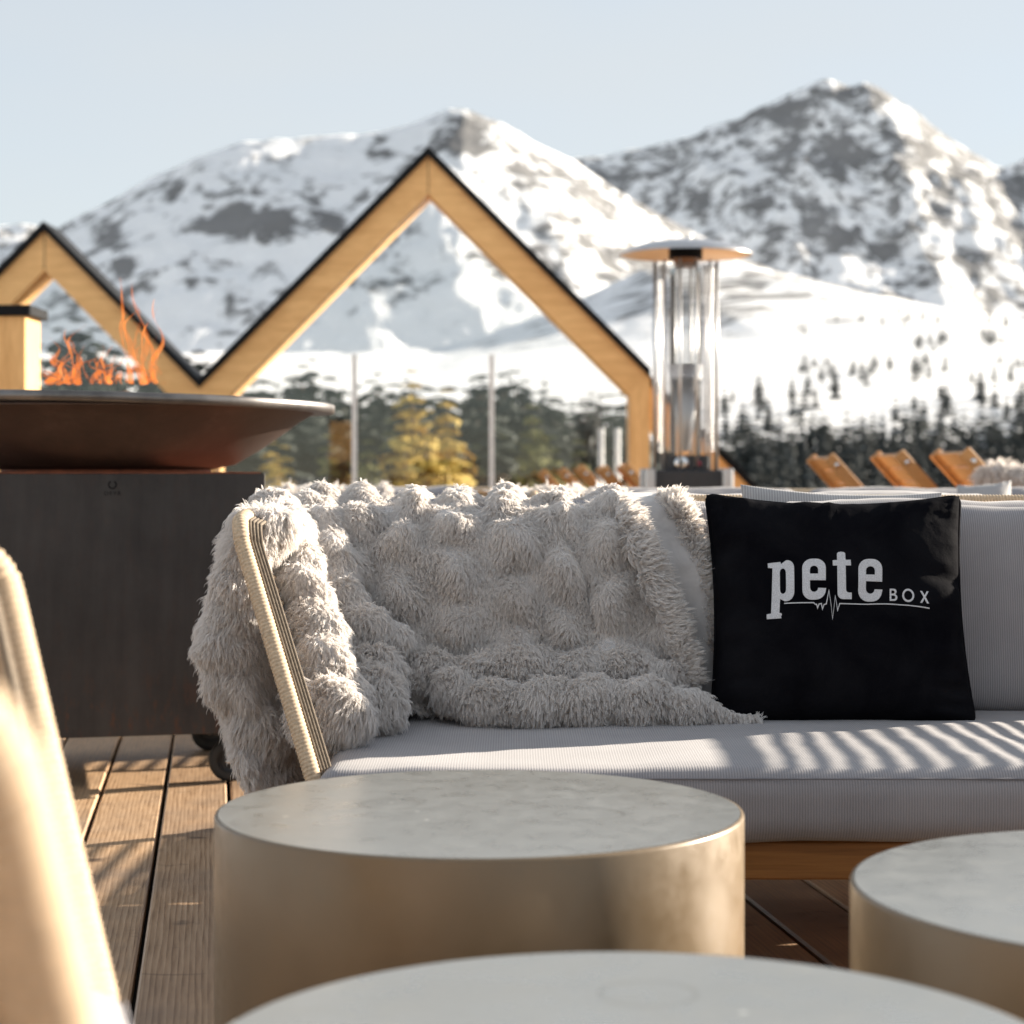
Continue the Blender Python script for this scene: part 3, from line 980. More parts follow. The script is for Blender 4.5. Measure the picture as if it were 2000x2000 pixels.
class Fur:
    def __init__(s): s.mb = MB(); s.pieces = []
    def sheet(s, P, comb, length=.021, dens=1.0, amp=.0, closed=False):
        """P: (a,b,3) array of surface points; comb: lay of the pile"""
        P = np.asarray(P, float)
        s.mb.grid([[tuple(p) for p in r] for r in P], closed_u=closed)
        s.pieces.append((P, np.asarray(comb, float), length, dens, closed))
    def roll(s, path, comb=(0, 0, -1), length=.022, dens=1.0, n=20, seed=0, lump=.18, squash=1.0):
        """path of (px, py, Y, radius): a rope-like fold"""
        W = smooth_path([tuple(pt(a, b, c)) + (r,) for a, b, c, r in path], 6)
        m = len(W); A = np.array(W); C = A[:, :3]; rr = A[:, 3]
        T = np.gradient(C, axis=0); T /= np.linalg.norm(T, axis=1, keepdims=True)
        up = np.array([0, -.35, 1.0]); 
        a = up - T * (T @ up)[:, None]; a /= np.linalg.norm(a, axis=1, keepdims=True)
        b = np.cross(T, a)
        w = np.linspace(0, 2 * math.pi, n, endpoint=False)
        dist = np.concatenate([[0], np.cumsum(np.linalg.norm(np.diff(C, axis=0), axis=1))])
        G = np.zeros((n, m, 3))
        for i in range(n):
            q = np.stack([dist * 13 + seed, np.full(m, math.cos(w[i]) * 1.2 + seed), np.full(m, math.sin(w[i]) * 1.2)], 1)
            lum = 1 + lump * fbm(q, 2) + lump * .9 * np.cos(2 * math.pi * dist / .085 + seed + 1.2 * math.sin(w[i]))
            end = np.minimum(1, np.minimum(np.arange(m), np.arange(m)[::-1]) / 2.0 + .25)
            r = rr * lum * end
            G[i] = C + a * (np.cos(w[i]) * r)[:, None] + b * (np.sin(w[i]) * r * squash)[:, None]
        s.sheet(G, comb, length, dens, closed=True)
    def strands(s, per_m2=90000, seed=1, ns=9, pts=5, thick=.00050):
        g = np.random.default_rng(seed)
        out = []
        for P, comb, length, dens, closed in s.pieces:
            Q = np.concatenate([P, P[:1]], 0) if closed else P
            a, b = Q.shape[:2]
            p00 = Q[:-1, :-1].reshape(-1, 3); p10 = Q[1:, :-1].reshape(-1, 3); p01 = Q[:-1, 1:].reshape(-1, 3); p11 = Q[1:, 1:].reshape(-1, 3)
            # smooth vertex normals
            du = np.gradient(Q, axis=0); dv = np.gradient(Q, axis=1)
            N = np.cross(du, dv); N /= np.maximum(1e-9, np.linalg.norm(N, axis=2, keepdims=True))
            if closed:
                cen = P.mean(0)[None]
                if ((Q - cen) * N).sum() < 0: N = -N
            else:
                if (N[..., 1] - .6 * N[..., 2] + .0).sum() > 0: N = -N
            n00 = N[:-1, :-1].reshape(-1, 3); n10 = N[1:, :-1].reshape(-1, 3); n01 = N[:-1, 1:].reshape(-1, 3); n11 = N[1:, 1:].reshape(-1, 3)
            ar = np.linalg.norm(np.cross(p10 - p00, p01 - p00), axis=1)
            nt = int(ar.sum() * per_m2 * dens)
            k = g.choice(len(ar), nt, p=ar / ar.sum())
            u = g.random((nt, 1)); v = g.random((nt, 1))
            root = (1 - u) * (1 - v) * p00[k] + u * (1 - v) * p10[k] + (1 - u) * v * p01[k] + u * v * p11[k]
            nn = (1 - u) * (1 - v) * n00[k] + u * (1 - v) * n10[k] + (1 - u) * v * n01[k] + u * v * n11[k]
            nn /= np.linalg.norm(nn, axis=1, keepdims=True)
            lay = np.stack([fbm(root * 24 + 3, 2), fbm(root * 24 + 23, 2), fbm(root * 24 + 53, 2)], 1)
            jit = g.normal(0, 1, (nt, 3))
            d = nn * .44 + comb * .72 + lay * .46 + jit * .15
            d /= np.linalg.norm(d, axis=1, keepdims=True)
            L = length * (1 + .25 * g.normal(0, 1, (nt, 1)).clip(-1.5, 1.5)) * (1 + .25 * fbm(root * 25 + 71, 2)[:, None])
            # a tuft: strands that start spread out and lean to one tip
            off = g.normal(0, .0022, (nt, ns, 3))
            off -= nn[:, None] * (off * nn[:, None]).sum(2, keepdims=True)
            tip = g.normal(0, .0008, (nt, ns, 3))
            Ls = L[:, None] * (1 + .16 * g.normal(0, 1, (nt, ns, 1)))
            droop = comb * .35
            X = np.zeros((nt, ns, pts, 3))
            for j in range(pts):
                t = j / (pts - 1)
                X[:, :, j] = root[:, None] - nn[:, None] * .001 + off * (1 - t * .72) + tip * t + (nn[:, None] * (.80 * t * (1 - t)) + d[:, None] * t + droop * t * t * .6) * Ls
            out.append(X.reshape(-1, pts, 3))
        X = np.concatenate(out, 0)
        return X
    def hair(s, name, mat, parent, per_m2=90000, seed=1, ns=9, pts=5, thick=.0005, stray=0):
        X = s.strands(per_m2, seed, ns, pts)
        hc = bpy.data.hair_curves.new(name)
        hc.add_curves([pts] * len(X))
        hc.attributes['position'].data.foreach_set('vector', X.reshape(-1).astype(np.float32))
        rad = np.tile(np.array([1.0, .95, .8, .55, .18][:pts]) * thick, len(X))
        at = hc.attributes.get('radius') or hc.attributes.new('radius', 'FLOAT', 'POINT')
        at.data.foreach_set('value', rad.astype(np.float32))
        hc.materials.append(mat)
        return link(bpy.data.objects.new(name, hc), parent)

fur = Fur()
# the big panel over the back of the sofa
nu, nv = 110, 90
path = smooth_path([(3.86, .50), (3.84, .64), (3.79, .715), (3.70, .730), (3.60, .718), (3.535, .672), (3.50, .58), (3.475, .48), (3.44, .40), (3.42, .365)], 10)
path = np.array(path)
sd_ = np.concatenate([[0], np.cumsum(np.linalg.norm(np.diff(path, axis=0), axis=1))])
tt = np.linspace(0, sd_[-1], nv)
py_, pz_ = np.interp(tt, sd_, path[:, 0]), np.interp(tt, sd_, path[:, 1])
tY, tZ = np.gradient(py_), np.gradient(pz_); ln = np.hypot(tY, tZ)
nY, nZ = -(-tZ / ln), -(tY / ln)                       # outwards: up and to the front
sgn = -1 if (nY[-5] > 0) else 1
nY, nZ = nY * sgn, nZ * sgn
Pm = np.zeros((nu, nv, 3))
for i in range(nu):
    s_ = i / (nu - 1)
    imgy = HOR + (CAM_H - pz_) / py_ * F_PX
    xr = np.interp(imgy, [980, 1000, 1100, 1180, 1300, 1350], [1215, 1222, 1262, 1296, 1345, 1372])
    xl = np.interp(imgy, [980, 1350], [500, 600])
    px_ = xl + (xr - xl) * s_ + 8 * np.sin(tt * 55) * s_ ** 6
    X = (px_ - 1000) / F_PX * np.minimum(py_, 3.62)
    h = .034 * puff(X, tt, 2) + .010 * fbm(np.stack([X * 14, tt * 14, 0 * tt], 1), 2) - .006
    # a long crease near the right side
    xc = np.interp(imgy, [985, 1060, 1150, 1200], [1075, 1110, 1150, 1160])
    h -= .016 * np.exp(-((px_ - xc) / 9) ** 2) * ((imgy > 970) & (imgy < 1230))
    Pm[i, :, 0] = X; Pm[i, :, 1] = py_ + nY * h; Pm[i, :, 2] = pz_ + nZ * h
fur.sheet(Pm, (0, -.2, -.75), .0100, 1.3)
# folds on the inside of the arm
fur.roll([(520, 985, 3.55, .036), (556, 1030, 3.42, .036), (580, 1110, 3.33, .035), (604, 1190, 3.27, .036), (630, 1270, 3.20, .038), (640, 1340, 3.14, .040)], (0, -.2, -.8), .0125, 1.0, seed=2)
fur.roll([(600, 990, 3.64, .034), (634, 1035, 3.54, .034), (654, 1110, 3.47, .034), (676, 1190, 3.42, .034), (725, 1232, 3.40, .036), (790, 1250, 3.43, .030)], (0, -.2, -.8), .0125, 1.0, seed=5)
fur.roll([(640, 1320, 3.22, .045), (650, 1390, 3.10, .048), (668, 1432, 3.06, .042)], (-.1, -.5, -.5), .017, 1.0, seed=8, lump=.22)
fur.roll([(700, 1290, 3.38, .042), (730, 1345, 3.30, .045), (700, 1400, 3.20, .040)], (0, -.5, -.5), .017, 1.0, seed=9, lump=.22)
# the hem bunched up on the seat
fur.roll([(700, 1320, 3.40, .034), (800, 1306, 3.43, .034), (900, 1322, 3.42, .030), (1000, 1306, 3.42, .034), (1120, 1318, 3.42, .036), (1250, 1312, 3.43, .034), (1350, 1345, 3.44, .022)], (0, -.5, -.6), .0125, 1.0, seed=3)
fur.roll([(852, 1325, 3.40, .030), (920, 1360, 3.36, .032), (1000, 1376, 3.34, .036), (1090, 1372, 3.34, .038), (1200, 1368, 3.345, .038), (1310, 1376, 3.35, .033), (1385, 1394, 3.36, .022), (1430, 1405, 3.36, .010), (1488, 1406, 3.36, .006)], (0, -.5, -.7), .0125, 1.0, seed=4)
# outside of the arm: thick hanging folds
lev = [(990, 500, 560), (1004, 486, 590), (1040, 470, 585), (1090, 456, 540), (1150, 450, 540), (1200, 428, 550), (1290, 408, 560), (1340, 440, 560), (1400, 474, 575), (1480, 496, 592), (1540, 506, 600), (1580, 512, 600)]
lv = np.array(smooth_path(lev, 5)); n = 44; w = np.linspace(0, 2 * math.pi, n, endpoint=False)
YC = 3.38
G = np.zeros((n, len(lv), 3))
for j, (y_, a_, b_) in enumerate(lv):
    z_ = CAM_H - (y_ - HOR) / F_PX * YC
    xa, xb = (a_ - 1000) / F_PX * YC, (b_ - 1000) / F_PX * YC
    cx, hw = (xa + xb) / 2, (xb - xa) / 2
    c_, s2 = np.cos(w), np.sin(w)
    xx = cx + hw * np.sign(c_) * np.abs(c_) ** .7
    yy = YC + .02 + .21 * np.sign(s2) * np.abs(s2) ** .7
    q = np.stack([xx * 8, yy * 8, np.full(n, z_ * 9)], 1)
    k = 1 + .16 * fbm(q, 3) + .12 * (puff(xx + yy, np.full(n, z_), 6) - .5)
    fold = .018 * np.sin(z_ * 34 + 3.0 * c_ + 1.5)
    top = min(1.0, .25 + j / 3.0)
    G[:, j, 0] = cx + (xx - cx) * k * top + fold * .5; G[:, j, 1] = YC + .02 + (yy - YC - .02) * k * (0.55 + .45 * top) + fold; G[:, j, 2] = z_
fur.sheet(G, (-.1, -.1, -.85), .0145, .95, closed=True)
fur.roll([(505, 1012, 3.30, .030), (478, 1080, 3.24, .030), (466, 1150, 3.22, .030), (438, 1230, 3.20, .032), (426, 1296, 3.20, .030)], (-.2, -.2, -.8), .0135, 1.0, seed=12, lump=.28)
fur.roll([(500, 1010, 3.28, .03), (470, 1110, 3.20, .030), (474, 1180, 3.20, .032), (440, 1260, 3.20, .032), (450, 1340, 3.22, .03), (500, 1400, 3.22, .035), (520, 1500, 3.22, .034)], (-.1, -.2, -.8), .0135, 1.0, seed=14, lump=.28)
blanket = tag(fur.mb.build('fur_throw', M['fur_base']), 'long pile grey beige fur throw draped over sofa back and left arm', 'throw')
fur.hair('pile', M['fur'], blanket, per_m2=98000, seed=3, ns=6, thick=.00050)

# suede underside turned out at the right, with a fringe of pile along its edge
def lining():
    P = []
    n, m = 26, 50
    for i in range(n):
        row = []
        for j in range(m):
            v = j / (m - 1)
            y_ = 968 + (1395 - 968) * v
            Yv = float(np.interp(y_, [968, 990, 1100, 1395], [3.70, 3.60, 3.535, 3.50]))
            xl = float(np.interp(y_, [968, 1350, 1395], [1190, 1340, 1350])); xr = float(np.interp(y_, [968, 985, 1080, 1180, 1395], [1325, 1338, 1370, 1392, 1420]))
            u = i / (n - 1)
            p = pt(xl + (xr - xl) * u, y_, Yv - .012 * math.sin(math.pi * u) - .010 * math.sin(u * 7 + v * 3) * .6)
            row.append(tuple(p))
        P.append(row)
    b = MB(); b.grid(P)
    o = b.build('lining', M['suede'], blanket)
    sol = o.modifiers.new('thick', 'SOLIDIFY'); sol.thickness = .006; sol.offset = 1
    f = Fur()
    e = np.array(P)[-3:]
    f.roll([(1288, 974, 3.70, .010), (1318, 984, 3.60, .010), (1342, 1020, 3.57, .010), (1362, 1080, 3.545, .010), (1376, 1140, 3.53, .010), (1390, 1200, 3.52, .009), (1400, 1290, 3.51, .008)], (.35, -.25, .1), .016, 1.3, seed=21, lump=.1)
    f.hair('fringe', M['fur'], blanket, per_m2=60000, seed=8, ns=8, thick=.00062)
    f2 = Fur()
    f2.roll([(1205, 978, 3.62, .014), (1226, 1010, 3.54, .015), (1250, 1070, 3.50, .016), (1275, 1130, 3.48, .016), (1300, 1195, 3.47, .016), (1325, 1260, 3.45, .016), (1352, 1330, 3.43, .016)], (.6, -.3, .05), .016, 1.3, seed=25, lump=.12)
    f2.mb.build('hem', M['fur_base'], blanket)
    f2.hair('hem_pile', M['fur'], blanket, per_m2=60000, seed=9, ns=8, thick=.00062)
lining()

# ------------------------------------------------------------------ drum tables
def drum(name, px, Y, rad, h, label):
    X = (px - 1000) / F_PX * Y
    root = empty(name, (X, Y, 0))
    tag(root, label, 'table', 'drum tables in front of the sofa')
    s = MB()
    s.lathe([(rad - .004, .006), (rad, .010), (rad, h - .004), (rad - .0012, h - .0014), (rad - .004, h - .0005)], 160)
    s.build('drum_side', M['bronze'], root)
    t = MB()
    prof = [(0.0001, h), (rad * .5, h), (rad - .0045, h - .0002)]
    t.lathe(prof[::-1], 160)
    t.build('table_top', M['bronze_top'], root)
    return root
drum('drum_table', 937, 2.40, .316, .376, 'round bronze drum table standing directly before the fur covered end of the sofa')
drum('drum_table', 2318, 2.00, .333, .364, 'round bronze drum table at the right edge crossed by a dark shadow bar')
drum('drum_table', 1242, 1.40, .312, .370, 'nearest bronze drum table, only its top seen at the bottom edge')

# ------------------------------------------------------------------ fire bowl grill
YAW = R(13.5)
GC = Vector((-1.063, 5.239, 0))
grill = empty('fire_bowl_grill', GC, YAW)
tag(grill, 'large rusty fire bowl with steel rim on a dark box with castors', 'grill')
HB = .37
body = MB()
z0, z1 = .134, .776
body.box((0, 0, (z0 + z1) / 2), (2 * HB, 2 * HB - .02, z1 - z0 - .012), bev=.002)
body.build('cabinet', M['dark_steel'], grill)
door = MB(); door.box((0, -HB - .001, (z0 + z1) / 2), (2 * HB + .004, .012, z1 - z0), bev=.0012)
fd = door.build('front_panel', M['dark_steel'], grill)
lip = MB(); lip.box((0, 0, z1 + .001), (2 * HB - .012, 2 * HB - .03, .006)); lip.build('top_plate', M['rust_bright'], grill)
# bowl
bowl = MB()
prof = [(.20, .782), (.27, .786), (.335, .800), (.40, .838), (.455, .876), (.505, .912), (.548, .938), (.556, .940), (.553, .946), (.50, .918), (.45, .884), (.39, .845), (.32, .812), (.2, .80), (.001, .80)]
bowl.lathe(prof, 128)
bowl.build('bowl', M['bowl_rust'], grill)
foot = MB(); foot.lathe([(.27, .779), (.27, .790)], 64); foot.build('bowl_foot', M['rust_bright'], grill)
ring = MB()
ring.lathe([(.30, .950), (.572, .944), (.578, .946), (.578, .966), (.574, .969), (.30, .972), (.296, .970), (.296, .951), (.30, .950)], 160)
rp = ring.build('cooking_plate', M['plate_steel'], grill)
rp.rotation_euler = (0, R(1.1), 0)
rp.location = (0, 0, .0)
# castors
def castor(x, y):
    c = empty('castor', (x, y, 0), R(-13.5 + random.uniform(-6, 6)), grill)
    t = MB(); t.lathe([(.030, -.016), (.044, -.018), (.053, -.012), (.055, 0), (.053, .012), (.044, .018), (.030, .016)], 40)
    o = t.build('tyre', M['rubber'], c); o.rotation_euler = (R(90), 0, 0); o.location = (0, 0, .055)
    t = MB(); t.lathe([(.001, -.012), (.012, -.0125), (.026, -.008), (.031, -.015), (.031, .015), (.026, .008), (.012, .0125), (.001, .012)], 32)
    o = t.build('rim', M['black_metal'], c); o.rotation_euler = (R(90), 0, 0); o.location = (0, 0, .055)
    f = MB()
    for s in (-1, 1):
        f.prism([(-.012, .045), (.012, .045), (.026, .118), (-.020, .118)], s * .0225 - .0015, s * .0225 + .0015)
    f.box((.003, 0, .1205), (.075, .07, .005)); f.box((.003, 0, .1275), (.09, .08, .005))
    f.build('fork', M['black_metal'], c)
    b = MB(); b.tube([(0, -.0285, .055), (0, .0285, .055)], .0075, 6); b.build('axle_bolt', M['chrome'], c)
for sx in (-1, 1):
    for sy in (-1, 1):
        castor(sx * (HB - .075), sy * (HB - .085))
# maker's mark on the front panel
logo = MB()
cz, cx0 = .749, 0.0
yl = -HB - .0078
A = [R(a) for a in np.linspace(118, 422, 28)]
ro, ri = .0108, .0072
V = []; F = []
for i, a in enumerate(A):
    V += [(cx0 + ro * math.cos(a), yl, cz + ro * math.sin(a)), (cx0 + ri * math.cos(a), yl, cz + ri * math.sin(a))]
    if i: F.append((2 * i - 2, 2 * i - 1, 2 * i + 1, 2 * i))
logo.add(V, F, False)
logo.build('emblem', M['roof_black'], grill)
tx = bpy.data.curves.new('wordmark', 'FONT'); tx.body = 'OFYR'; tx.size = .0135; tx.space_character = 1.35; tx.align_x = 'CENTER'; tx.extrude = .0003
to = link(bpy.data.objects.new('wordmark_outline', tx))
wm = bpy.data.meshes.new_from_object(to.evaluated_get(bpy.context.evaluated_depsgraph_get()))
bpy.data.objects.remove(to); bpy.data.curves.remove(tx)
wm.materials.clear(); wm.materials.append(M['roof_black'])
to = inst('wordmark', wm, grill, (cx0, yl, .7235), (R(90), 0, 0))

# logs and fire
fire = empty('fire', (GC.x, GC.y, .83))
tag(fire, 'orange flames licking up from the fire bowl', 'fire')
lg = empty('firewood', (GC.x, GC.y, .80))
for i in range(5):
    a = i * 1.3
    l = MB(); l.tube([(math.cos(a) * -.17, math.sin(a) * -.17, .06 + .02 * i), (math.cos(a) * .17, math.sin(a) * .17, .08 + .02 * i)], [.035, .03], 9)
    l.build('log', M['bark'], lg)
tag(lg, 'charred logs burning inside the steel bowl', 'firewood')
flames = []   # picture position of the foot and tip, width
fr_ = random.Random(21)
for i in range(40):
    x0 = fr_.uniform(88, 335); hgt = (42 + 165 * math.exp(-((x0 - 272) / 45) ** 2) + 85 * math.exp(-((x0 - 150) / 32) ** 2)) * fr_.uniform(.4, 1.1)
    flames.append((x0, 748, x0 + fr_.uniform(-30, 22), 748 - hgt, fr_.uniform(6, 17)))
for i, (x0, y0, x1, y1, wd) in enumerate(flames):
    r = random.Random(i + 3)
    Yf = 5.24 + r.uniform(-.12, .12)
    P = []; rad = []
    m = 26
    ph, fr = r.uniform(0, 6), r.uniform(1.2, 2.2)
    for j in range(m):
        t = j / (m - 1)
        sw = wd * (1.0 * t) * math.sin(ph + t * fr * 4.0) + wd * .22 * math.sin(ph * 2 + t * 13)
        p = pt(x0 + (x1 - x0) * t + sw, y0 + (y1 - y0) * t, Yf)
        p.y += .05 * math.sin(ph * 3 + t * 5)
        P.append(p - Vector(fire.location))
        rad.append(max(.0008, wd / F_PX * 5.2 * (.55 * (1 - t) ** .8 * (.75 + .45 * math.sin(ph + t * 11)) + .02)))
    f = MB(); f.tube(P, rad, 10, squash=.55, up=(1, .2, 0))
    f.build('flame', M['flame'], fire)

# ------------------------------------------------------------------ patio heater
HY = 11.2
hx0 = (1339 - 1000) / F_PX * HY
heater = empty('patio_heater', (hx0, HY, 0))
tag(heater, 'tall steel patio heater with round hood and glass tube behind the sofa', 'heater')
def hz(y): return CAM_H - (y - HOR) / F_PX * HY
k = HY / F_PX
b = MB(); b.box((0, 0, hz(918) / 2 + .03), (.40, .40, hz(918) - .06), bev=.01); b.build('housing', M['dark_housing'], heater)
for sx in (-1, 1):
    for sy in (-1, 1):
        b = MB(); b.box((sx * .214, sy * .214, hz(915) / 2), (.058, .058, hz(915)), bev=.008); b.build('corner_post', M['steel'], heater)
b = MB(); b.lathe([(.001, -.002), (.075, -.002)], 28); o = b.build('vent_hole', M['roof_black'], heater); o.rotation_euler = (R(90), 0, 0); o.location = (.03, -.2015, hz(985))
b = MB(); b.box((0, -.06, (hz(918) + hz(889)) / 2), (.235, .2, hz(889) - hz(918)), bev=.006); b.build('control_panel', M['dark_housing'], heater)
b = MB(); b.lathe([(.012, 0), (.040, 0), (.040, .008), (.012, .008)], 24); o = b.build('dial', M['chrome'], heater); o.rotation_euler = (R(90), 0, 0); o.location = (-.035, -.162, hz(905))
b = MB(); b.lathe([(.001, .012), (.012, .012), (.012, 0)], 16); o = b.build('button', M['red_plastic'], heater); o.rotation_euler = (R(90), 0, 0); o.location = (.06, -.162, hz(905))
for a in range(12):
    w = R(15 + 30 * a)
    b = MB(); b.tube([(.178 * math.cos(w), .178 * math.sin(w), hz(918)), (.178 * math.cos(w), .178 * math.sin(w), hz(512))], .0078, 10)
    b.build('rod', M['steel'], heater)
g_ = MB(); g_.lathe([(.088, hz(889)), (.088, hz(520))], 40, smooth=True); g_.build('glass_tube', M['tube_glass'], heater)
g_ = MB(); g_.lathe([(.018, hz(880)), (.04, hz(850)), (.10, hz(712)), (.098, hz(712)), (.036, hz(848))], 36); g_.build('reflector_cone', M['steel'], heater)
wr = MB()
for i in range(44):
    z = hz(880) + (hz(522) - hz(880)) * i / 43
    wr.lathe([(.1665, z - .0026), (.1695, z), (.1665, z + .0026)], 28)
wr.build('wire_guard', M['steel'], heater)
b = MB(); b.lathe([(.001, hz(522)), (.06, hz(521)), (.075, hz(505)), (.075, hz(503))], 28); b.build('burner_cup', M['copper_brown'], heater)
b = MB(); b.lathe([(.095, hz(506)), (.095, hz(486)), (.001, hz(486))], 28); b.build('burner', M['roof_black'], heater)
hd = MB()
hd.lathe([(.374, hz(497) - .004), (.374, hz(497)), (.33, hz(488)), (.24, hz(477)), (.12, hz(470)), (.001, hz(468)), ], 64)
hd.lathe([(.372, hz(497) - .003), (.33, hz(488) - .006), (.24, hz(477) - .006), (.12, hz(470) - .006), (.001, hz(468) - .006)], 64)
hd.build('hood', M['steel'], heater)
for a in (30, 150, 270):
    b = MB(); b.lathe([(.001, .014), (.010, .011), (.0135, 0), (.012, -.008)], 12); o = b.build('hood_nut', M['chrome'], heater); o.location = (.17 * math.cos(R(a)), .17 * math.sin(R(a)), hz(471) - .006)

# ------------------------------------------------------------------ gabled timber pavilion
BY = 18.0
def bx(px): return (px - 1000) / F_PX * BY
def bz(py): return CAM_H - (py - HOR) / F_PX * BY
def poly(P): return [(bx(a), bz(b_)) for a, b_ in P]
def gable(root, peak, left, right, th=74, rt=18, dep=.50, inner_left=True):
    (px_, py0), (lx, ly), (rx, ry) = peak, left, right
    for nm, (ex, ey) in (('rafter', (lx, ly)), ('rafter', (rx, ry))):
        b = MB(); b.prism(poly([(px_, py0 + rt), (ex, ey + rt), (ex, ey + rt + th), (px_, py0 + rt + th)]), BY - .06, BY - .06 + dep)
        o = b.build(nm, M['timber'], root)
        b = MB(); b.prism(poly([(px_, py0), (ex, ey), (ex, ey + rt - 1), (px_, py0 + rt - 1)]), BY - .12, BY + dep + .05)
        b.build('roof_slab', M['roof_black'], root)
pav = empty('gabled_pavilion', (0, BY, 0)); pav.location = (0, 0, 0)
tag(pav, 'timber gabled pavilion with black roof edge and tall glass pane, behind the patio heater', 'pavilion')
def mitre(root, x, y0, y1):
    b = MB(); b.box((bx(x), BY - .0605, (bz(y0) + bz(y1)) / 2), (.007, .004, bz(y0) - bz(y1))); b.build('mitre_joint', M['joist'], root)
mitre(pav, 837, 309, 380)
PK, LV, RE = (837, 289), (391, 741), (1269, 721)
gable(pav, PK, LV, RE)
b = MB(); b.prism(poly([(1229, 765), (1268, 738), (1268, 1010), (1229, 1010)]), BY - .065, BY + .43); b.build('post', M['timber_v'], pav)
b = MB(); b.prism(poly([(360, 800), (424, 800), (424, 1010), (360, 1010)]), BY - .065, BY + .43); b.build('post', M['timber_v'], pav)
b = MB(); b.prism(poly([(837, 392), (1228, 783), (1228, 1005), (425, 1005), (425, 810)]), BY + .20, BY + .212); b.build('glass_pane', M['window_glass'], pav)
for x in (689, 960):
    b = MB(); b.box((bx(x), BY + .185, (bz(690) + bz(1005)) / 2), (.045, .02, bz(690) - bz(1005))); b.build('glass_joint', M['white_paint'], pav)
# rafter that runs on to the ground, set back from the post
b = MB(); b.prism(poly([(1272, 742), (1560, 1036), (1475, 1036), (1272, 830)]), BY + .55, BY + .95); b.build('rafter', M['timber'], pav)
b = MB(); b.prism(poly([(1272, 722), (1580, 1036), (1561, 1036), (1272, 741)]), BY + .50, BY + 1.0); b.build('roof_slab', M['roof_black'], pav)

pav2 = empty('gabled_pavilion', (0, 0, 0))
tag(pav2, 'smaller timber gable with black roof edge at the left edge, above the fire', 'pavilion')
mitre(pav2, 90, 455, 528)
gable(pav2, (90, 435), (-212, 741), (390.5, 739), th=76)
b = MB(); b.prism(poly([(90, 540), (358, 812), (358, 1005), (-178, 1005), (-178, 812)]), BY + .20, BY + .212); b.build('glass_pane', M['window_glass'], pav2)
b = MB(); b.prism(poly([(-212, 800), (-180, 800), (-180, 1010), (-212, 1010)]), BY - .065, BY + .43); b.build('post', M['timber_v'], pav2)

# boxed timber column with a dark cap
CY = 9.0
colr = empty('timber_column', ((-12 - 1000) / F_PX * CY, CY, 0))
tag(colr, 'square timber column with flat dark cap at the left edge behind the fire bowl', 'column')
zt = CAM_H - (617 - HOR) / F_PX * CY
b = MB(); b.box((0, .14, zt / 2), (.285, .285, zt), bev=.003); b.build('shaft', M['timber_v'], colr)
b = MB(); b.box((0, .14, zt + .024), (.345, .345, .048), bev=.004); b.build('cap', M['roof_black'], colr)

# ------------------------------------------------------------------ armchairs
ch = lounge_unit('armchair', .90, 'beige rope armchair at the left edge, its near arm blurred close to the camera', 'armchair', depth=.88, lean=.09, rec=.13)
ch.rotation_euler = (0, 0, R(104.2)); ch.location = (-.074, 1.274, 0); ch.scale = (1, 1, 1.012)
ch2 = lounge_unit('armchair', .80, 'beige rope armchair just out of view to the right of the drum tables', 'armchair', depth=.78)
ch2.rotation_euler = (0, 0, R(-92)); ch2.location = (1.46, 2.70, 0)  # unseen, placed for the shade it throws on seat and deck

# ------------------------------------------------------------------ sofas and throws in the row behind
sofa2 = copy_tree(sofa); sofa2.location = (.95, 5.75, 0)
tag(sofa2, 'second grey rope sofa in the row behind, only its back tops showing on the right', 'sofa')
sofa3 = copy_tree(sofa); sofa3.location = (-.93, 6.5, 0)
tag(sofa3, 'further grey rope sofa in the row behind, hidden below the glass pavilion', 'sofa')
shade_sofa = copy_tree(sofa); shade_sofa.location = (1.0, 4.85, 0); shade_sofa.rotation_euler = (0, 0, R(180)); shade_sofa.scale = (1, 1, 1.015)  # added behind the main sofa to keep sun off the deck below
tag(shade_sofa, 'added grey rope sofa back to back with the fur covered one, shading the deck', 'sofa')
def back_throw(px0, px1, Y, top, label, seed):
    f = Fur()
    n, m = 36, 40
    path = np.array(smooth_path([(Y + .16, top - .16), (Y + .14, top - .03), (Y + .05, top), (Y - .06, top - .02), (Y - .12, top - .12), (Y - .15, top - .25)], 8))
    t = np.linspace(0, len(path) - 1, m)
    yy = np.interp(t, np.arange(len(path)), path[:, 0]); zz = np.interp(t, np.arange(len(path)), path[:, 1])
    P = np.zeros((n, m, 3))
    for i in range(n):
        X = (px0 + (px1 - px0) * i / (n - 1) - 1000) / F_PX * Y
        h = .035 * puff(np.full(m, X) + seed, t * .012, seed)
        P[i, :, 0] = X; P[i, :, 1] = yy - h * .4; P[i, :, 2] = zz + h * .9
    f.sheet(P, (0, -.3, -.4), .020, 1.0)
    o = tag(f.mb.build('fur_throw', M['fur_base']), label, 'throw')
    f.hair('pile', M['fur'], o, per_m2=16000, seed=seed, ns=6, thick=.0011)
    return o
back_throw(955, 1225, 6.30, .706, 'cream fur throw over a sofa back in the row behind, near the heater', 31)
back_throw(520, 760, 7.02, .700, 'distant cream fur throw on a sofa back, just right of the grill box', 33)
pz = Pillow(pt(1868, 948, 6.30), pt(1975, 938, 6.25), pt(1990, 1060, 6.15), pt(1862, 1060, 6.2), .12, .05, .008, 5)
tag(pz.build('cushion', M['grey_fabric_pale'], None, N=24), 'small pale grey cushion standing on the sofa in the row behind, far right', 'cushion')

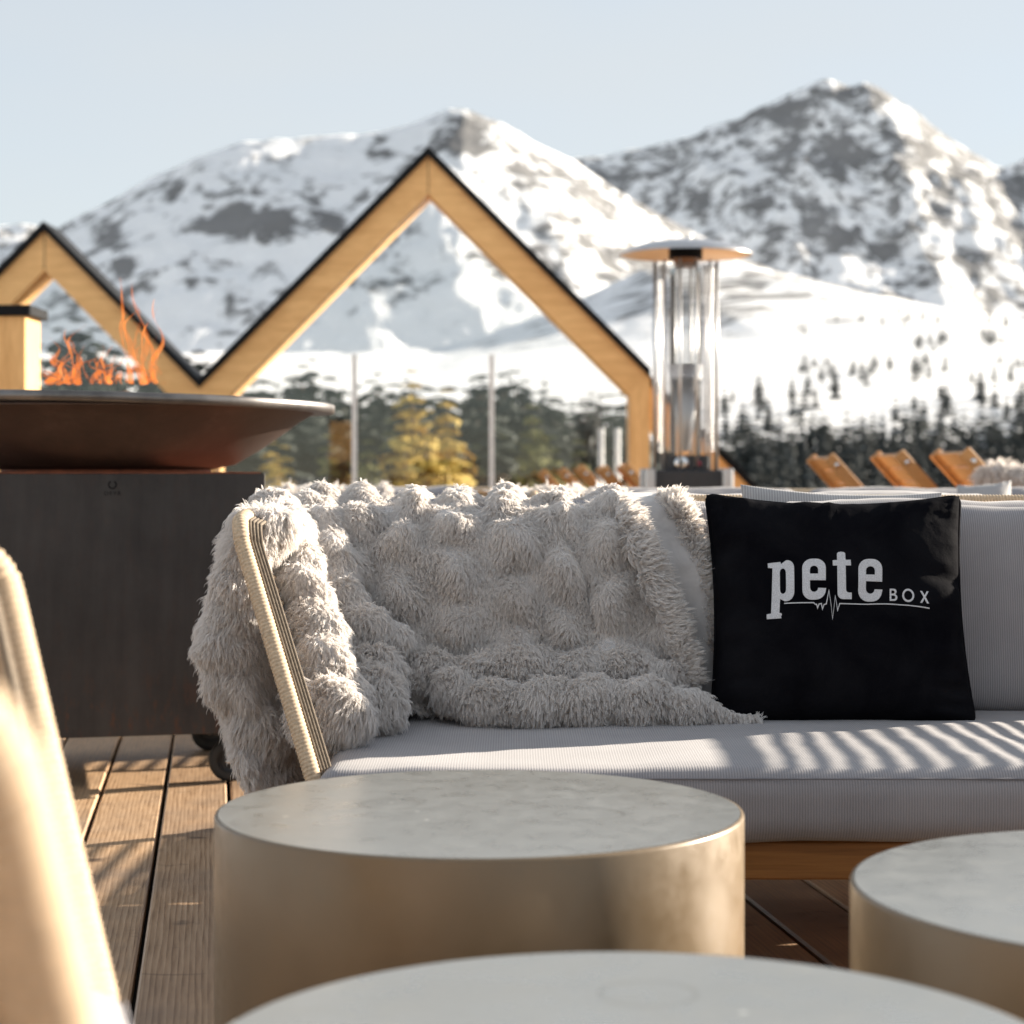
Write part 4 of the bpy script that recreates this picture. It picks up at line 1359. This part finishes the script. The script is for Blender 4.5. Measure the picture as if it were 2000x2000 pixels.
# ------------------------------------------------------------------ wooden sun loungers
def lounger(label):
    root = empty('sun_lounger'); tag(root, label, 'lounger', 'wooden sun loungers on the terrace')
    A = R(48)
    L = .82; W = .62; zs = .30
    d = Vector((-math.cos(A), 0, math.sin(A)))
    rot = Matrix.Rotation(A, 3, 'Y')
    for s in (-1, 1):
        b = MB(); b.box((d * L / 2 + Vector((0, s * W / 2, zs))), (L, .032, .060), rot, .004); b.build('back_rail', M['lounger_wood'], root)
        b = MB(); b.box((.62, s * W / 2, zs - .02), (1.30, .032, .060), None, .004); b.build('seat_rail', M['lounger_wood'], root)
        b = MB(); b.tube([tuple(d * (L - .06) + Vector((0, s * (W / 2 + .026), zs))), tuple(d * (L - .06) + Vector((0, s * (W / 2 + .014), zs)))], .012, 10); b.build('bolt', M['chrome'], root)
        for x in (.05, 1.15):
            b = MB(); b.box((x, s * (W / 2 - .035), zs / 2 - .03), (.05, .034, zs - .06), None, .003); b.build('leg', M['lounger_wood'], root)
    for i in range(9):
        t = .05 + i * .09
        b = MB(); b.box(d * t + Vector((0, 0, zs + .004)), (.078, W - .036, .016), rot, .003); b.build('back_slat', M['lounger_wood'], root)
    for i in range(13):
        b = MB(); b.box((.05 + i * .096, 0, zs - .006), (.080, W - .036, .016), None, .003); b.build('seat_slat', M['lounger_wood'], root)
    return root
LG0 = lounger('wooden lounger backrest showing above the sofa, leftmost of the large three at right')
spots = [(1618, 896, 10.2, None), (1754, 890, 9.6, 'wooden lounger backrest above the black cushion, middle of the large three at right'), (1882, 886, 9.0, 'wooden lounger backrest at the right edge beside a fur throw'),
         (1058, 924, 15.0, 'small distant lounger backrest, leftmost in the row left of the heater'), (1097, 921, 14.3, 'small distant lounger backrest, second from the left in the row left of the heater'), (1133, 916, 13.6, 'small distant lounger backrest, middle of the row left of the heater'),
         (1176, 917, 12.9, 'small distant lounger backrest, second nearest the heater in the left row'), (1220, 913, 12.4, 'small distant lounger backrest in front of the timber post beside the heater')]
tipx = -math.cos(R(48)) * .82
for i, (x, y, Y, lab) in enumerate(spots):
    o = LG0 if i == 0 else copy_tree(LG0)
    if lab: tag(o, lab)
    z = CAM_H - (y - HOR) / F_PX * Y
    o.location = ((x - 1000) / F_PX * Y - tipx, Y + .31, z - (.30 + math.sin(R(48)) * .82) + .012)
f = Fur()
f.roll([(1915, 938, 9.0, .030), (1950, 930, 8.9, .045), (2010, 945, 8.9, .06), (2080, 962, 8.9, .06)], (0, -.3, -.6), .04, 1.0, seed=41)
o = tag(f.mb.build('fur_throw', M['fur_base']), 'brown tinged fur throw bunched on the rightmost lounger', 'throw')
f.hair('pile', M['fur'], o, per_m2=14000, seed=42, ns=6, thick=.0013)

# ------------------------------------------------------------------ trees
def conifer_mesh(name, H, Rb, n_lev, seed, mat, ragged=.3, bare=.06):
    r = random.Random(seed)
    V = []; F = []
    for i in range(n_lev):
        t = i / (n_lev - 1)
        z = H * (bare + (1 - bare) * t)
        rad = Rb * (1 - t) ** .85 * (1 + r.uniform(-ragged, ragged)) + .04 * Rb
        nb = max(5, int(15 * (1 - t * .6)))
        a0 = r.uniform(0, 6.28)
        for k in range(nb):
            a = a0 + 6.283 * k / nb + r.uniform(-.25, .25)
            L = rad * r.uniform(.65, 1.15)
            ca_, sa = math.cos(a), math.sin(a)
            w = L * .30 + .06 * Rb
            dz = L * r.uniform(.35, .8)
            n = len(V)
            for q, (fr, wf, dd) in enumerate(((.02, .15, 0), (.4, 1.0, .35), (.75, .75, .75), (1.0, .08, 1.0))):
                for s in (-1, 1):
                    jx = r.uniform(-.12, .12) * w
                    V.append((ca_ * L * fr - sa * s * w * wf + jx, sa * L * fr + ca_ * s * w * wf + jx, z - dz * dd - abs(s) * w * .18 * wf + r.uniform(-.05, .05) * L))
            for q in range(3):
                F.append((n + 2 * q, n + 2 * q + 1, n + 2 * q + 3, n + 2 * q + 2))
            # hanging twigs
            for q in range(4):
                fr = r.uniform(.25, .95); n = len(V)
                cx, cy, cz = ca_ * L * fr, sa * L * fr, z - dz * fr
                e = L * r.uniform(.16, .34)
                sx_ = r.choice((-1, 1)) * w * .8
                V += [(cx, cy, cz), (cx - sa * sx_, cy + ca_ * sx_, cz - e * .5), (cx - sa * sx_ * .3 + r.uniform(-.1, .1) * w, cy + ca_ * sx_ * .3, cz - e * 1.5)]
                F.append((n, n + 1, n + 2))
    b = MB(); b.add(V, F, False)
    return b.mesh(name, mat, fix=False)
def trunk_mesh(H, r0):
    b = MB(); b.tube([(0, 0, -.6), (.02, 0, H * .4), (0, .03, H * .97)], [r0, r0 * .65, r0 * .08], 8)
    return b.mesh('trunk', M['bark'])
TM = {k: [conifer_mesh('crown', 10, rb * 1.25, 34, 60 + i, M[k], rg) for i, (rb, rg) in enumerate(v)] for k, v in
      {'spruce': ((1.9, .28), (1.6, .35), (2.2, .3)), 'larch': ((1.7, .4), (1.4, .45)), 'olive_conifer': ((1.7, .35), (2.1, .4))}.items()}
TRK = trunk_mesh(10, .17)
LAB = {'spruce': ('dark spruce tree in the wood seen behind the glass pavilions', 'dark spruces behind the pavilions'),
       'larch': ('slim golden larch tree seen through the large glass pane', 'golden larches behind the glass'),
       'olive_conifer': ('olive green conifer seen through the large glass pane', 'olive conifers behind the glass')}
def tree(kind, px, ptop, Y, wid=1.0, label=None, group=None):
    X = (px - 1000) / F_PX * Y
    zb = float(terrain_z(np.array([X]), np.array([Y]))[0])
    zt_ = CAM_H - (ptop - HOR) / F_PX * Y
    H = zt_ - zb
    nm = {'spruce': 'spruce_tree', 'larch': 'larch_tree', 'olive_conifer': 'conifer_tree'}[kind]
    root = empty(nm, (X, Y, zb), random.uniform(0, 6.28))
    s = H / 10
    root.scale = (s * wid, s * wid, s)
    lab, grp = LAB[kind]
    if kind == 'spruce':
        for x1, where in ((365, 'seen through the left gable'), (440, 'showing in the valley between the two roofs'), (690, 'behind the left third of the large pane'), (960, 'behind the middle of the large pane'), (9999, 'behind the right third of the large pane')):
            if px < x1: break
        size = 'tall dark spruce' if ptop < 750 else 'lower dark spruce'
        lab = f'{size} {where}'; grp = f'{size}s {where}'
    tag(root, label or lab, 'tree', None if label else grp)
    inst('crown', random.choice(TM[kind]), root); inst('trunk', TRK, root)
    return root
tr = random.Random(5)
for px_, ptop, Y in [(520, 745, 52), (560, 738, 58), (590, 712, 50), (612, 700, 55), (640, 735, 60), (668, 760, 48), (700, 752, 62), (722, 742, 57), (742, 728, 52), (765, 765, 60), (790, 740, 64), (905, 760, 58), (930, 735, 60),
                     (948, 748, 66), (985, 728, 50), (1000, 725, 54), (1022, 755, 60), (1050, 765, 55), (1085, 775, 62), (1115, 790, 57), (1140, 780, 52), (1165, 790, 63), (1190, 795, 55), (1215, 800, 60), (860, 790, 70), (830, 800, 72),
                     (385, 684, 58), (372, 700, 66), (402, 705, 62), (110, 640, 56), (150, 620, 60), (190, 640, 50), (230, 660, 57), (270, 690, 62), (310, 700, 52), (60, 640, 60), (340, 720, 58), (460, 760, 60), (490, 750, 66)]:
    tree('spruce', px_ + tr.uniform(-4, 4), ptop, Y, tr.uniform(.85, 1.3))
for _ in range(46):
    tree('spruce', tr.uniform(450, 1235), tr.uniform(728, 815), tr.uniform(38, 80), tr.uniform(1.2, 1.7))
for _ in range(12):
    tree('spruce', tr.uniform(60, 360), tr.uniform(650, 740), tr.uniform(45, 75), tr.uniform(1.0, 1.5))
tree('larch', 804, 722, 31, 1.5, 'tall golden larch tree in the middle of the large glass pane')
tree('larch', 872, 760, 32, 1.2, 'thinner golden larch just right of the tallest one behind the glass')
for px_, ptop, Y in [(835, 800, 30), (555, 870, 30), (528, 862, 31), (790, 850, 29), (875, 850, 29), (540, 900, 27)]:
    tree('larch', px_, ptop, Y, tr.uniform(.9, 1.4))
tree('olive_conifer', 1040, 790, 34, 1.0, 'broad olive green conifer in the right part of the large glass pane')
tree('olive_conifer', 720, 860, 33, .9, 'low green conifer in the left part of the large glass pane')
for px_, ptop, Y in [(1075, 850, 38), (1010, 860, 40), (640, 850, 40), (760, 820, 42), (930, 870, 38), (980, 850, 42), (690, 880, 36), (1130, 860, 40)]:
    tree('olive_conifer', px_, ptop, Y, tr.uniform(.9, 1.3))

# far woods on the slope: one mass
def far_woods():
    g = np.random.default_rng(11)
    base = [conifer_mesh('w', 1.0, .19, 9, 90 + i, None, .45, .02) for i in range(4)]
    bv = []; bf = []
    for me in base:
        v = np.zeros(len(me.vertices) * 3, np.float32); me.vertices.foreach_get('co', v); bv.append(v.reshape(-1, 3))
        bf.append([tuple(p.vertices) for p in me.polygons]); 
    pos = []
    def scatter(n, x0, x1, Y0, Y1, h0, h1, thr):
        k = 0
        while k < n:
            px = g.uniform(x0, x1); Y = g.uniform(Y0, Y1)
            X = (px - 1000) / F_PX * Y
            if fbm(np.array([[X / 28, Y / 60, 3.0]]), 2)[0] < thr and g.random() < .85: 
                k += .25; continue
            pos.append((X, Y, g.uniform(h0, h1))); k += 1
    scatter(260, 1250, 2400, 150, 250, 7, 11, -.3)
    scatter(700, 1270, 2450, 250, 335, 6, 10, -.3)
    scatter(150, 1400, 2450, 335, 430, 5, 8, .12)
    scatter(190, 1560, 2450, 450, 850, 4, 7.5, .22)
    scatter(700, -400, 1250, 80, 400, 8, 13, -.3)
    pos_ = np.array(pos)
    zz = terrain_z(pos_[:, 0], pos_[:, 1])
    V = []; F = []; n = 0
    for i, (X, Y, h) in enumerate(pos):
        k = i % 4
        a = g.uniform(0, 6.28); c, s = math.cos(a), math.sin(a)
        v = bv[k] * np.array([h * 1.1, h * 1.1, h])
        v = np.stack([v[:, 0] * c - v[:, 1] * s + X, v[:, 0] * s + v[:, 1] * c + Y, v[:, 2] + zz[i]], 1)
        V.append(v); F += [tuple(j + n for j in q) for q in bf[k]]; n += len(v)
    b = MB(); b.v = [tuple(p) for p in np.concatenate(V)]; b.f = F; b.sm = [False] * len(F)
    o = b.build('far_forest', M['far_forest'], fix=False)
    tag(o, 'dark conifer forest dusted with snow on the valley slopes', 'forest', kind='stuff')
    for me in base: bpy.data.meshes.remove(me)
far_woods()
# slim pale posts beyond the glass
for x, lab in ((1174, 'slim white post beyond the glass, left of a pair'), (1206, 'slim white post beyond the glass, right of a pair')):
    Yp = 20.5
    p = pt(x, 842, Yp)
    b = MB(); b.tube([(p.x, Yp, -2.5), (p.x, Yp, p.z)], .032, 10); b.lathe([(.034, 0), (.034, .02), (.001, .03)], 10, (p.x, Yp, p.z))
    tag(b.build('marker_post', M['white_paint']), lab, 'post')
bpy.data.meshes.remove(sm)
